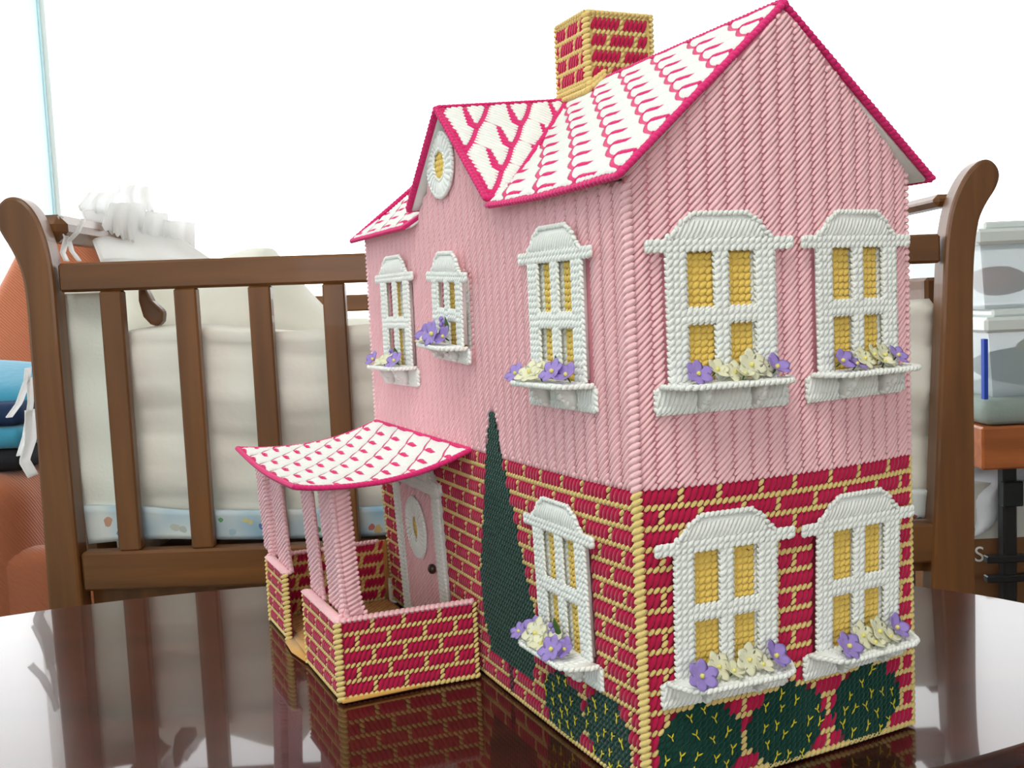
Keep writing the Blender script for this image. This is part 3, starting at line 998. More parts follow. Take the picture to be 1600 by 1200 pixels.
# ------------------------------------------------------------------ roofs: staggered white scales on hot pink canvas
SP, SH, SB = 11.0, 5.5, 3.6


def scale_strands(k, m, sc=1.0, BULGE=.5, gap=.5):
    r0, d0 = SP * k + SH * m, SB * m
    wh0, wh1, pk0, pk1 = [], [], [], []
    for n_ in range(15):
        q = -9.1 + (n_ + .5) * 14.6 / 15
        if q < 0:
            t_ = q / 9.1; r, d = SH * t_, SB * t_
            t = d + SB if q < -3.6 else (SP + 1.528 * d - r) / 2.528
            bul = BULGE * math.sin(math.pi * min(1, max(0, -t_)))
            lo = gap - bul
            if q >= -3.6:
                sg = (d - t) / SB; t -= BULGE * math.sin(math.pi * (sg - math.floor(sg)))
        else:
            r, d = q, 0.0
            t = (SP + 1.528 * d - r) / 2.528
            sg = (d - t) / SB; t -= BULGE * math.sin(math.pi * (sg - math.floor(sg)))
            lo = 1.25 - .75 * q / SH
            pk0.append((r0 + r + .05, d0 + d - .05)); pk1.append((r0 + r + lo + .1, d0 + d - lo - .1))
        if t - lo < .35:
            continue
        wh0.append((r0 + r + lo, d0 + d - lo)); wh1.append((r0 + r + t - .05, d0 + d - t + .05))
    return np.array(wh0) * sc, np.array(wh1) * sc, np.array(pk0) * sc, np.array(pk1) * sc


def clip(P0, P1, inside):
    A, B = [], []
    ts = np.linspace(0, 1, 11)
    for p, q in zip(P0, P1):
        pts = p + (q - p) * ts[:, None]
        ok = [inside(x, y) for x, y in pts]
        if all(ok):
            A.append(p); B.append(q); continue
        best = None; i = 0
        while i < 11:
            if ok[i]:
                j = i
                while j + 1 < 11 and ok[j + 1]: j += 1
                if best is None or j - i > best[1] - best[0]: best = (i, j)
                i = j + 1
            else: i += 1
        if best and best[1] - best[0] >= 1 and np.linalg.norm(pts[best[1]] - pts[best[0]]) > .3:
            A.append(pts[best[0]]); B.append(pts[best[1]])
    return np.array(A).reshape(-1, 2), np.array(B).reshape(-1, 2)


def scaled_roof(parent, mp, inside, rlo, rhi, dlo, dhi, sc=1.0, w=.355, phase=(0, 0), limit=290, bulge=.5, gap=.5):
    pink = MB(); nmade = 0
    off = np.array(phase)
    rest = MB()
    for m in range(-2, int(dhi / (SB * sc)) + 3):
        for k in range(int((rlo / sc - SH * m) / SP) - 2, int((rhi / sc - SH * m) / SP) + 3):
            w0, w1, p0, p1 = scale_strands(k, m, sc, bulge, gap)
            w0 = w0 + off; w1 = w1 + off; p0 = p0 + off; p1 = p1 + off
            a, b = clip(w0, w1, inside)
            if len(a):
                tgt = MB() if nmade < limit and len(a) >= 2 else rest
                stitches(tgt, a, b, w * sc, .42, mp, nr=5, na=4)
                if tgt is not rest:
                    tgt.build('shingle', M_WHITE, parent, scale=S); nmade += 1
            a, b = clip(p0, p1, inside)
            if len(a):
                stitches(pink, a, b, w * sc, .36, mp, nr=3, na=4)
    pink.build('shingle_outline', M_ROOFP, parent, scale=S, kind='stuff')
    if rest.n:
        rest.build('shingle_scraps', M_WHITE, parent, scale=S, kind='stuff')


def edge_rope(parent, pts, m=M_ROOFP, L=.85, r=.6, pitch=.95, name='edge_binding'):
    C = []; D = []
    pts = [np.array(p, float) for p in pts]
    for p, q in zip(pts[:-1], pts[1:]):
        l = np.linalg.norm(q - p); k = max(1, int(round(l / pitch))); t = (q - p) / l
        nrm = np.cross(t, (0, 0, 1.0)); nn = np.linalg.norm(nrm); nrm = nrm / nn if nn > .1 else np.array([1., 0, 0])
        for i in range(k):
            C.append(p + (q - p) * (i + .5) / k); D.append(t * .8 + nrm * .5 + np.array([0, 0, .15]))
    mb = MB(); beads(mb, C, D, L, r); return mb.build(name, m, parent, scale=S)


NX, NZ = -RSL / math.hypot(1, RSL), 1 / math.hypot(1, RSL)
CS = 1 / math.hypot(1, RSL); SN = RSL / math.hypot(1, RSL)
Y0R, Y1R = -2.6, LN + 3.6
DTOT = (RX + 3.0) / CS


def eave_sag(d, y):
    # the eave droops a little and lifts at its corners
    q = np.clip((d - DTOT * .55) / (DTOT * .45), 0, 1)
    return -0.5 * q ** 2 * np.sin(np.clip(y / 36.0, 0, 1) * np.pi)


def mp_main(r, d, h):          # r = -y, d = distance down the front slope
    y = -r
    q = np.clip((d - DTOT * .6) / (DTOT * .4), 0, 1)
    flare = q ** 1.6 * 3.0 * (1 - np.exp(-np.maximum(y, 0) / 20.0))
    return np.stack([RX - d * CS - h * SN - flare, y, RZ - d * SN + h * CS + eave_sag(d, y)], 1)


def mp_main_back(r, d, h):
    return np.stack([RX + d * CS + h * SN, r, RZ - d * SN + h * CS], 1)


XF, GRISE = -5.0, .085


def gable_z(y):
    return GZ + .6 - np.abs(y - GY) * GSL


def inside_main(r, d):
    y = -r
    if not (Y0R + .5 < y < Y1R - .5 and .4 < d < DTOT - .5):
        return False
    z = RZ - d * SN
    return z > gable_z(y) + GRISE * (RX - d * CS - XF) + .6


main_roof = bpy.data.objects.new('main_roof', None); COL.objects.link(main_roof); main_roof.parent = house
def main_end(a, inset=0.0):
    y = -a
    hw = GHW if y < GY else GHW_FAR
    if abs(y - GY) > hw + .5:
        return DTOT - inset
    return min(DTOT - inset, (RZ - gable_z(y) - GRISE * (RX - XF)) / (SN - GRISE * CS) + .4)


mb = MB(); slab(mb, mp_main, -Y1R, -Y0R, main_end, lambda a: 0.0, 122, 10, h0=-.8, h1=-.05); mb.build('front_slope', [M_ROOFP], main_roof, scale=S)
mb = MB(); slab(mb, lambda a, v, h: mp_main(a, v, h - .75), -Y1R + .6, -Y0R - .6, lambda a: main_end(a, .7), lambda a: 0.8, 122, 10, h0=-.5, h1=-.02); mb.build('lining', M_WHITE, main_roof, scale=S)
mb = MB(); slab(mb, mp_main_back, Y0R, Y1R, lambda a: DTOT, lambda a: 0.0, 2, 2, h0=-.8, h1=-.05); mb.build('back_slope', [M_ROOFP], main_roof, scale=S)
mb = MB(); slab(mb, lambda a, v, h: mp_main_back(a, v, h - .75), Y0R + .6, Y1R - .6, lambda a: DTOT - .6, lambda a: 0.8, 2, 2, h0=-.6, h1=-.02); mb.build('lining', M_WHITE, main_roof, scale=S)
scaled_roof(main_roof, mp_main, inside_main, -Y1R, -Y0R, 0, DTOT, phase=(1.5, 0.8))
scaled_roof(main_roof, mp_main_back, lambda r, d: Y0R + .5 < r < Y1R - .5 and .4 < d < DTOT - .5, Y0R, Y1R, 0, DTOT, limit=0)
P = lambda r, d: mp_main(np.array([r]), np.array([d]), np.array([-.4]))[0]
Pb = lambda r, d: mp_main_back(np.array([r]), np.array([d]), np.array([-.4]))[0]
edge_rope(main_roof, [P(-Y0R, 0)] + [P(-Y0R, d) for d in np.linspace(3, DTOT, 9)])
edge_rope(main_roof, [Pb(Y0R, 0), Pb(Y0R, DTOT)])
edge_rope(main_roof, [P(-Y1R, 0), P(-Y1R, DTOT)])
ya = GY - GHW - 2.2; yb_ = GY + GHW_FAR + 1.6
edge_rope(main_roof, [P(-y, DTOT) for y in np.linspace(Y0R, ya, 14)])
edge_rope(main_roof, [P(-y, DTOT) for y in np.linspace(yb_, Y1R, 12)])
edge_rope(main_roof, [Pb(Y0R, DTOT), Pb(Y1R, DTOT)])
edge_rope(main_roof, [(RX, Y0R, RZ - .1), (RX, Y1R, RZ - .1)], r=.5)

# ---- cross gable roof
gable_roof = bpy.data.objects.new('gable_roof', None); COL.objects.link(gable_roof); gable_roof.parent = house
gc, gs = 1 / math.hypot(1, GSL), GSL / math.hypot(1, GSL)
GRZ = GZ + .9
GS_NEAR = (GHW + .8) / gc; GS_FAR = (GHW_FAR + .8) / gc


def mp_gr(r, d, h):            # r = -(distance down the slope), d = depth from the rake
    s = -r
    return np.stack([XF + d, GY - s * gc - h * gs, GRZ - s * gs + h * gc + GRISE * d], 1)


def mp_gl(r, d, h):
    s = -r
    return np.stack([XF + d, GY + s * gc + h * gs, GRZ - s * gs + h * gc + GRISE * d], 1)


def depth_end(s):              # where this slope dives under the main roof
    z = GRZ - s * gs
    return (z - RZ + (RX - XF) * RSL) / (RSL - GRISE)


GS_TOT = GS_NEAR


def inside_g(r, d):
    s = -r
    return .5 < s < GS_TOT - .3 and .6 < d < depth_end(s) - .4


for mpx, nm in ((mp_gr, 'near_slope'), (mp_gl, 'far_slope')):
    GS_TOT = GS_NEAR if nm == 'near_slope' else GS_FAR
    mb = MB()
    slab(mb, mpx, -GS_TOT, 0, lambda a: 0.0, lambda a: depth_end(-a) + 1.0, 12, 4, h0=-.8, h1=-.05)
    mb.build(nm, M_ROOFP, gable_roof, scale=S)
    mb = MB(); slab(mb, lambda a, v, h: mpx(a, v, h - .75), -GS_TOT + .5, -.3, lambda a: 0.6, lambda a: depth_end(-a) - .5, 12, 4, h0=-.5, h1=-.02)
    mb.build('lining', M_WHITE, gable_roof, scale=S)
    scaled_roof(gable_roof, mpx, inside_g, -GS_TOT, 0, 0, 28, sc=1.25, phase=(-1.5, 1.2), bulge=.15, gap=.45)
    g = lambda r, d: mpx(np.array([r]), np.array([d]), np.array([-.3]))[0]
    edge_rope(gable_roof, [g(0, 0), g(-GS_TOT, 0)], L=.9, r=.62)
    edge_rope(gable_roof, [mpx(np.array([-s]), np.array([depth_end(s) - .2]), np.array([.1]))[0] for s in np.linspace(0.5, GS_TOT, 8)], r=.5)
    edge_rope(gable_roof, [g(-GS_TOT, 0), g(-GS_TOT, max(1.0, depth_end(GS_TOT)))])
edge_rope(gable_roof, [(XF, GY, GRZ - .1), (XF + depth_end(0), GY, GRZ - .1 + GRISE * depth_end(0))], r=.45)

# ------------------------------------------------------------------ chimney
chim = bpy.data.objects.new('chimney', None); COL.objects.link(chim); chim.parent = house
CX0, CX1, CY0, CY1, CT = 22.2, 36.6, 49.4, 61.6, 126.0
fr_z = lambda x: RZ - abs(x - RX) * RSL
mp_cs = lambda a, v, h: np.stack([CX0 + a, CY0 - h + 0 * a, v], 1)
mp_cl = lambda a, v, h: np.stack([CX0 - h + 0 * a, CY0 - a, v], 1)
mb = MB()
for (x0, y0, x1, y1) in ((CX0 + .1, CY0 + .1, CX1, CY0 + 1), (CX0 + .1, CY1 - 1, CX1, CY1), (CX0 + .1, CY0 + 1, CX0 + 1, CY1 - 1), (CX1 - 1, CY0 + 1, CX1, CY1 - 1)):
    box(mb, (x0, y0, 104), (x1, y1, CT))
mb.build('chimney_walls', M_YEL, chim, smooth=False, scale=S)


def chimney_face(mp, ncol, mortar, vbot, right):
    J = []; v = CT - 1.0; c = 0
    sgn = 1 if right else -1
    while v > 106:
        run = []
        for i in range(ncol + 1):
            ok = i < ncol and i not in mortar[c % 2]
            if ok and v - 1 > vbot(i): run.append(i)
            elif run:
                a = run[0] + 1.2 if right else -(run[-1] + 1) - 1.2
                link_copy('brick', brick_mesh(len(run)), chim, local_matrix(mp, a, v - 2, 0.0, 3)); run = []
            if i < ncol and i in mortar[c % 2]:
                for q in (1, 2): J.append(((i + 1.2) if right else -(i + 1) - 1.2, v - q))
        for i in range(ncol): J.append(((i + 1.2) if right else -(i + 1) - 1.2, v - 3))
        v -= 3; c += 1
    for i in range(ncol): J.append(((i + 1.2) if right else -(i + 1) - 1.2, CT - 1.0))
    J = np.array([j for j in J if j[1] > 107], float)
    mb = MB(); stitches(mb, J + .05, J + .95, .36, .36, mp, nr=4, na=4)
    return mb.build('mortar_joints', M_YEL, chim, scale=S, kind='stuff')


chimney_face(mp_cs, 12, ([6], [3, 9]), lambda i: fr_z(CX0 + i) - 1, True)
chimney_face(mp_cl, 11, ([1, 6], [3, 9]), lambda i: fr_z(CX0), False)
for (x, y, dg) in ((CX0, CY0, (.75, -.75, .4)), (CX1, CY0, (.75, .75, .4)), (CX0, CY1, (.75, .75, .4))):
    z = np.arange(106.5, CT, 1.0)
    mb = MB(); beads(mb, np.stack([0 * z + x, 0 * z + y, z], 1), [dg], .95, .55); mb.build('corner_binding', M_YEL, chim, scale=S)
edge_rope(chim, [(CX0, CY1, CT), (CX0, CY0, CT), (CX1, CY0, CT), (CX1, CY1, CT), (CX0, CY1, CT)], M_YEL, r=.55, name='top_binding')
edge_rope(chim, [(CX0 - .5, CY1, fr_z(CX0) + .5), (CX0 - .5, CY0 - .3, fr_z(CX0) + .5), (RX, CY0 - .6, fr_z(RX) + .4)], M_YEL, r=.7, name='base_binding')
edge_rope(chim, [(CX0 - .3, CY1, fr_z(CX0) + 1.6), (CX0 - .3, CY0 - .2, fr_z(CX0) + 1.6), (RX, CY0 - .4, fr_z(RX) + 1.2)], M_YEL, r=.6, name='base_binding')

# ------------------------------------------------------------------ porch
porch = bpy.data.objects.new('porch', None); COL.objects.link(porch); porch.parent = house
PX, PYN, PYF, PH = -29.5, 58.8, 117.0, 15.0
GAP0, GAP1 = 83.0, 99.5


def mp_pn(a, v, h):            # near wall, faces the camera; a from 0 at the outer corner to 27 at the house
    y = PYN - 1.9 * (a / 27.0) ** 1.3
    return np.stack([PX + a, y - h, v], 1)


def mp_pf(a, v, h):            # street side, a = -(y - PYN)
    y = PYN - a
    return np.stack([PX - h - 1.6 * np.clip((y - PYN) / 58.0, 0, 1), y, v], 1)


def mp_pi(a, v, h):            # inner face of the far wall
    return np.stack([-31.0 + a, PYF - h + 0 * a, v], 1)


for mpx, a0, a1, hh in ((mp_pn, 0, 27, (-1, -.1)), (mp_pf, -(GAP0 - PYN), 0, (-1, -.1)), (mp_pf, -(PYF - PYN), -(GAP1 - PYN), (-1, -.1)), (mp_pi, 1, 29, (-1, -.05))):
    mb = MB(); slab(mb, mpx, a0, a1, lambda a: 0.05, lambda a: PH, 10, 4, h0=hh[0], h1=hh[1]); mb.build('porch_wall', M_BRICK_D if mpx is not mp_pi else M_FLOOR, porch, scale=S)
none = lambda a, v: False
brick_panel(porch, mp_pn, 27, 5, 15, lambda i, c: (i in (6, 12, 19, 26)) if c % 2 == 0 else (i in (3, 9, 16, 22, 26)), none, True)
brick_panel(porch, mp_pf, 24, 5, 15, lambda i, c: (i % 13 in (5, 11)) if c % 2 == 0 else (i % 13 in (2, 8)), none, False)
brick_panel(porch, mp_pf, 58, 5, 15, lambda i, c: (i % 13 in (5, 11)) if c % 2 == 0 else (i % 13 in (2, 8)), lambda a, v: a > -(GAP1 - PYN) - .3, False)
brick_panel(porch, mp_pi, 28, 5, 15, lambda i, c: (i % 13 in (0, 6)) if c % 2 == 0 else (i % 13 in (3, 9)), lambda a, v: a < 1.2, True)
z = np.arange(.5, PH, 1.0); o_ = 0 * z
for (x, y, dg, r) in ((PX - .1, PYN - .1, (.75, -.75, .42), .58), (PX - .7, GAP0, (.8, .5, .4), .42), (PX - 1.2, GAP1, (.8, -.6, .4), .55), (PX - 1.7, PYF, (.7, .7, .4), .5)):
    mb = MB(); beads(mb, np.stack([o_ + x, o_ + y, z], 1), [dg], r * 1.8, r); mb.build('corner_binding', M_YEL, porch, scale=S)
a = np.arange(.5, 27, 1.0)
mb = MB(); beads(mb, mp_pn(a, 0 * a + .4, 0 * a + .05), [(.8, -.1, .5)], .66, .42); mb.build('base_binding', M_YEL, porch, scale=S)
mb = MB(); beads(mb, mp_pf(-np.arange(.5, 24, 1), 0 * np.arange(.5, 24, 1) + .4, 0 * np.arange(.5, 24, 1)), [(0, -.8, .5)], .66, .42); mb.build('base_binding', M_YEL, porch, scale=S)
mb = MB(); beads(mb, mp_pf(-np.arange(41, 58, 1.), 0 * np.arange(41, 58, 1.) + .4, 0 * np.arange(41, 58, 1.)), [(0, -.8, .5)], .66, .42)
mb.build('base_binding', M_YEL, porch, scale=S)
mb = MB()
box(mb, (-2.5, 57.5, .15), (PX - .2, PYF - .8, .6))
vv = [(PX - .2, GAP0 + .3, .6), (PX - .2, GAP1 - .3, .6), (PX - 2.2, GAP1 - .8, .25), (PX - 2.4, (GAP0 + GAP1) / 2, .2), (PX - 1.2, GAP0 + .8, .3), (PX - .2, GAP0 + .3, .1), (PX - .2, GAP1 - .3, .1), (PX - 2.2, GAP1 - .8, .05), (PX - 2.4, (GAP0 + GAP1) / 2, .02), (PX - 1.2, GAP0 + .8, .05)]
mb.v.append(np.array(vv)); k0 = mb.n; mb.n += 10
for q in ((0, 1, 2, 3, 4), (9, 8, 7, 6, 5), (1, 6, 7, 2), (2, 7, 8, 3), (3, 8, 9, 4), (4, 9, 5, 0), (0, 5, 6, 1)):
    mb.f.append(tuple(k0 + i for i in q)); mb.m.append(0)
c = np.array([(x, y) for x in np.arange(-28.5, -3, 1.6) for y in np.arange(59.5, PYF - 2, 1.6)], float)
stitches(mb, c, c + 1.6, .6, .25, lambda a, v, h: np.stack([a, v, .6 + h], 1), nr=3, na=4)
mb.build('porch_floor', M_FLOOR, porch, scale=S)
# pink top rails


def rail(pts, wdt=1.3):
    mb = MB(); C = []; D = []
    pts = [np.array(p, float) for p in pts]
    for p, q in zip(pts[:-1], pts[1:]):
        l = np.linalg.norm(q - p); k = int(round(l / .95)); t = (q - p) / l; nrm = np.array([-t[1], t[0], 0])
        for i in range(k):
            C.append(p + (q - p) * (i + .5) / k); D.append(nrm * .8 + t * .4)
    beads(mb, C, D, wdt, .62); mb.build('rail', M_PINK, porch, scale=S)


rail([mp_pn(np.array([a]), np.array([PH + .1]), np.array([-.5]))[0] for a in (0, 9, 18, 26.6)])
rail([mp_pf(np.array([a]), np.array([PH + .1]), np.array([-.5]))[0] for a in (0, -12, -(GAP0 - PYN))])
rail([mp_pf(np.array([a]), np.array([PH + .1]), np.array([-.5]))[0] for a in (-(GAP1 - PYN), -49, -(PYF - PYN))])
rail([(-30.5, PYF, PH + .1), (-4, PYF, PH + .1)])
# posts: folded strips (angle posts) and flat strips, flared at the foot


def post(parts, name='porch_post'):
    """parts: list of (p0, p1) floor corners of flat strips in cells, leaning outward to the roof"""
    mb = MB()
    for (p0, p1, nout, zt) in parts:
        p0 = np.array(p0, float); p1 = np.array(p1, float); nout = np.array(nout, float)
        wd = np.linalg.norm(p1 - p0); dr = (p1 - p0) / wd

        def mpp(a, v, h, p0=p0, dr=dr, nout=nout):
            lean = (v - 15) / 24.0 * 1.2
            x = p0[0] + dr[0] * a + nout[0] * h - lean; y = p0[1] + dr[1] * a + nout[1] * h
            return np.stack([x, y, v], 1)

        def edge(v, s):
            fl = 1.1 * math.exp(-(v - 15.3) / 1.5)
            return (-fl if s == 0 else wd + fl)
        # slab with flare
        A = []
        nv = 14
        for h in (-.05, -.75):
            for j in range(nv + 1):
                v = 15.2 + (zt - 15.2) * (j / nv) ** 1.3
                A.append(mpp(np.array([edge(v, 0)]), np.array([v]), np.array([h]))[0]); A.append(mpp(np.array([edge(v, 1)]), np.array([v]), np.array([h]))[0])
        F = []
        n1 = 2 * (nv + 1)
        for j in range(nv):
            b = 2 * j
            F += [(b, b + 1, b + 3, b + 2), (n1 + b, n1 + b + 2, n1 + b + 3, n1 + b + 1), (b, b + 2, n1 + b + 2, n1 + b), (b + 1, n1 + b + 1, n1 + b + 3, b + 3)]
        F += [(0, n1, n1 + 1, 1), (n1 - 2, n1 - 1, 2 * n1 - 1, 2 * n1 - 2)]
        mb.add(A, F)
        ncol = max(1, int(round(wd / 2.2))); pw = wd / ncol
        c = np.array([(i * pw, v) for i in range(ncol) for v in np.arange(15.4, zt - 1, .95)], float)
        stitches(mb, c, c + [pw, 1.2], .42, .5, mpp, nr=4, na=4)
        for s in (0, 1):
            vs = np.arange(15.6, zt - .3, .95)
            C = np.array([mpp(np.array([edge(v, s)]), np.array([v]), np.array([-.3]))[0] for v in vs])
            beads(mb, C, [(dr[0] * .6 + nout[0] * .4, dr[1] * .6 + nout[1] * .4, .5)], .7, .48)
    return mb.build(name, M_PINK, porch, scale=S)


post([((-27.6, 71.0), (-27.6, 60.2), (-1, 0), 39.6), ((-27.6, 60.2), (-24.6, 60.2), (0, -1), 39.8)])
post([((-28.4, 83.0), (-28.4, 74.6), (-1, 0), 39.2)])
post([((-29.4, 110.5), (-29.4, 100.0), (-1, 0), 39.0)])
post([((-29.8, 128 - 10.5), (-29.8, 116.2), (-1, 0), 40.0), ((-29.8, 116.4), (-26.8, 116.4), (0, -1), 40.0), ((-29.8, 126.0), (-29.8, 117.0), (-1, 0), 40.2)][1:])


def porch_z(x):
    # profile from the wall (x=-3) down and flaring up at the outer edge (x=-36)
    xs = np.array([-36.4, -33, -27, -20, -14, -9, -3, 0]); zs = np.array([41.9, 41.3, 40.9, 41.0, 41.8, 43.0, 45.1, 46.2])
    return np.interp(x, xs[::1], zs[::1])


PRY0, PRY1, PRD = 55.2, 115.8, 33.6


def mp_porch(r, d, h):
    y = -r; x = -2.9 - d
    sag = -1.1 * np.sin(np.clip((y - PRY0) / (PRY1 - PRY0), 0, 1) * np.pi) * np.clip(d / PRD, 0, 1) ** 2
    return np.stack([x, y, porch_z(x) + h + sag], 1)


porch_roof = bpy.data.objects.new('porch_roof', None); COL.objects.link(porch_roof); porch_roof.parent = house
mb = MB(); slab(mb, mp_porch, -PRY1, -PRY0, lambda a: PRD, lambda a: 0.0, 12, 16, h0=-.7, h1=-.05); mb.build('roof_panel', M_ROOFP, porch_roof, scale=S)
mb = MB(); slab(mb, lambda a, v, h: mp_porch(a, v, h - .68), -PRY1 + 1.5, -PRY0 - 1.6, lambda a: PRD - 1.6, lambda a: 0.3, 12, 16, h0=-.25, h1=-.02); mb.build('lining', M_WHITE, porch_roof, scale=S)
scaled_roof(porch_roof, mp_porch, lambda r, d: -PRY1 + .5 < r < -PRY0 - .5 and .4 < d < PRD - .5, -PRY1, -PRY0, 0, PRD, phase=(2.0, 1.0), bulge=.25, gap=.32)
pp = lambda r, d: mp_porch(np.array([r]), np.array([d]), np.array([-.2]))[0]
for path in ([pp(-PRY0, d) for d in np.linspace(0, PRD, 14)], [pp(-PRY1, d) for d in np.linspace(0, PRD, 14)], [pp(r, PRD) for r in np.linspace(-PRY1, -PRY0, 12)], [pp(r, 0) for r in np.linspace(-PRY1, -PRY0, 3)]):
    edge_rope(porch_roof, path, r=.58)

# ------------------------------------------------------------------ the crib behind the table
CRX = lambda x: -0.0115 * (x + .02)        # it stands a touch lower on its right
CY = 1.20
crib = thing('crib', 'brown wooden sleigh crib with slatted side standing behind the table', 'crib', (0, CY, 0))


def crib_prism(name, pts, y0, y1, m, lower=None):
    mb = MB(); prism(mb, pts, 'y', y0, y1); o = mb.build(name, m, crib, smooth=False)
    bv = o.modifiers.new('edge', 'BEVEL'); bv.width = .004; bv.segments = 2; bv.limit_method = 'ANGLE'; bv.angle_limit = math.radians(50)
    return o


PXM = 1.2 / 1589.0


def P2(u, v):
    """room x,z of a photo point measured on the crib's front plane"""
    x = (u - 800) * PXM; zc = -(v - 600) * PXM
    return (x * .999 + zc * .045 , 1.0152 + zc * .9956 - .045 * x - .0819 * 1.2)


def smooth_closed(pts, n=3):
    P = np.array(pts, float)
    for _ in range(n - 1):
        Q = np.roll(P, -1, 0); P = np.stack([P * .75 + Q * .25, P * .25 + Q * .75], 1).reshape(-1, 2)
    return [tuple(p) for p in P]


def chaikin(pts, n=2):
    P = np.array(pts, float)
    for _ in range(n):
        A = P[:-1] * .75 + P[1:] * .25; B = P[:-1] * .25 + P[1:] * .75
        P = np.concatenate([P[:1], np.stack([A, B], 1).reshape(-1, 2), P[-1:]])
    return [tuple(p) for p in P]


def post_outline(left_edge, right_edge, xl0, xr0):
    """curled top from photo measures, straight down to the floor"""
    top = [P2(*p) for p in left_edge] + [P2(*p) for p in right_edge]
    return top


LP = [P2(*p) for p in [(62, 960), (55, 760), (48, 560), (44, 455), (37, 420), (25, 392), (10, 368), (1, 348), (3, 328), (14, 313), (30, 308), (48, 315), (64, 334), (75, 360), (83, 390), (89, 430), (92, 500), (99, 640), (108, 800), (116, 960)]]
LP = chaikin(LP); RP = None
lp = [(LP[0][0] + .002, 0.0)] + LP + [(LP[-1][0] + .002, 0.0)]
RP = [P2(*p) for p in [(1470, 960), (1471, 700), (1472, 500), (1472, 400), (1474, 360), (1480, 322), (1494, 286), (1510, 262), (1528, 250), (1544, 254), (1555, 272), (1551, 294), (1534, 320), (1523, 348), (1519, 400), (1520, 480), (1526, 600), (1533, 750), (1541, 960)]]
RP = chaikin(RP)
rp = [(RP[0][0], 0.0)] + RP + [(RP[-1][0], 0.0)]
for nm, pts in (('post', lp), ('post', rp)):
    crib_prism(nm, pts, -.002, .030, M_CRIB)
    crib_prism(nm, pts, .53, .562, M_CRIB)
x0, x1 = -.527, .511


def tilted(name, xa, xb, za, zb, y0, y1, m, bev=.003):
    mb = MB(); box(mb, (xa, y0, za), (xb, y1, zb), bev=bev)
    o = mb.build(name, m, crib, smooth=False)
    for v in o.data.vertices:
        v.co.z += CRX(v.co.x)
    return o


tilted('top_rail', x0, x1, 1.0425, 1.0765, .002, .026, M_CRIB_H)
tilted('bottom_rail', x0, x1, .683, .7305, .002, .026, M_CRIB_H)
for k in range(12):
    xa = -.4815 + k * .0876
    if xa > .46: break
    tilted('slat', xa, xa + .0265, .7305, 1.0425, .004, .020, M_CRIB, .002)
tilted('far_rail', -.365, x1, 1.006, 1.034, .536, .558, M_CRIB_H)
tilted('far_bottom_rail', x0, x1, .683, .7305, .536, .558, M_CRIB_H)
for k in range(12):
    xa = -.4815 + .0876 * k
    if xa + .027 > x1: break
    tilted('slat', xa, xa + .0265,   .7305, 1.006, .54, .555, M_CRIB, .002)
for sx, xa, xb in ((-1, -.567, -.527), (1, .516, .556)):
    zb, zt = (1.110, 1.143) if sx < 0 else (1.104, 1.119)
    mb = MB(); box(mb, (xa, .03, zb), (xb - (0 if sx < 0 else .01), .53, zt), bev=.006 if sx > 0 else .012); o = mb.build('end_rail', M_CRIB, crib, smooth=False)
    mb = MB(); box(mb, (xa + .01, .085, .68), (xb - .01, .53, 1.02), bev=.004); mb.build('end_panel', M_CRIB, crib, smooth=False)
mb = MB(); box(mb, (x0, .03, .66), (x1, .53, .683)); mb.build('mattress_board', M_CRIB, crib, smooth=False)
# curved bracket of the drop side, seen between the slats
crib_prism('bracket', [P2(*p) for p in [(196, 440), (206, 445), (218, 470), (236, 487), (234, 503), (226, 512), (214, 508), (203, 496), (196, 470)]], .045, .065, M_CRIB)

# ---- bedding (top-level things lying in the crib)
M_CLOTH = mat('white_cotton', (238, 236, 226), 0.9, bump=(25, 0.3, 0.008), spec=0.1, sheen=.1)
M_EYELET = mat('white_eyelet', (232, 236, 226), 0.9, bump=(240, 0.3, 0.002), spec=0.1)
M_LACE = mat('white_lace', (250, 250, 250), 0.9, bump=(120, 0.4, 0.006), spec=0.1, trans=.6)


def cloth_sheet(name, fx, nu, nv, thick, m, label, cat, group=None, parent=None):
    """closed sheet from fx(u,v)->point, given a little thickness along +-normal"""
    U = np.linspace(0, 1, nu + 1); Vv = np.linspace(0, 1, nv + 1)
    P = np.array([[fx(u, v) for v in Vv] for u in U], float)
    du = np.gradient(P, axis=0); dv = np.gradient(P, axis=1); N = np.cross(du, dv); N /= np.linalg.norm(N, axis=2, keepdims=True) + 1e-9
    mb = MB(); A = (P + N * thick / 2).reshape(-1, 3); B = (P - N * thick / 2).reshape(-1, 3)
    n1 = (nu + 1) * (nv + 1); F = []
    ix = lambda i, j, s: s * n1 + i * (nv + 1) + j
    for i in range(nu):
        for j in range(nv):
            F += [(ix(i, j, 0), ix(i + 1, j, 0), ix(i + 1, j + 1, 0), ix(i, j + 1, 0)), (ix(i, j, 1), ix(i, j + 1, 1), ix(i + 1, j + 1, 1), ix(i + 1, j, 1))]
    for i in range(nu):
        F += [(ix(i, 0, 0), ix(i, 0, 1), ix(i + 1, 0, 1), ix(i + 1, 0, 0)), (ix(i, nv, 0), ix(i + 1, nv, 0), ix(i + 1, nv, 1), ix(i, nv, 1))]
    for j in range(nv):
        F += [(ix(0, j, 0), ix(0, j + 1, 0), ix(0, j + 1, 1), ix(0, j, 1)), (ix(nu, j, 0), ix(nu, j, 1), ix(nu, j + 1, 1), ix(nu, j + 1, 0))]
    mb.add(np.concatenate([A, B]), F)
    o = mb.build(name, m, parent)
    if label: tag(o, label, cat, group)
    return o


def folds(x, z, seed=0):
    return .004 * math.sin(9 * x + 14 * z + seed) + .003 * math.sin(23 * x - 9 * z + 1.3 * seed) + .0022 * math.sin(41 * z + 13 * x)


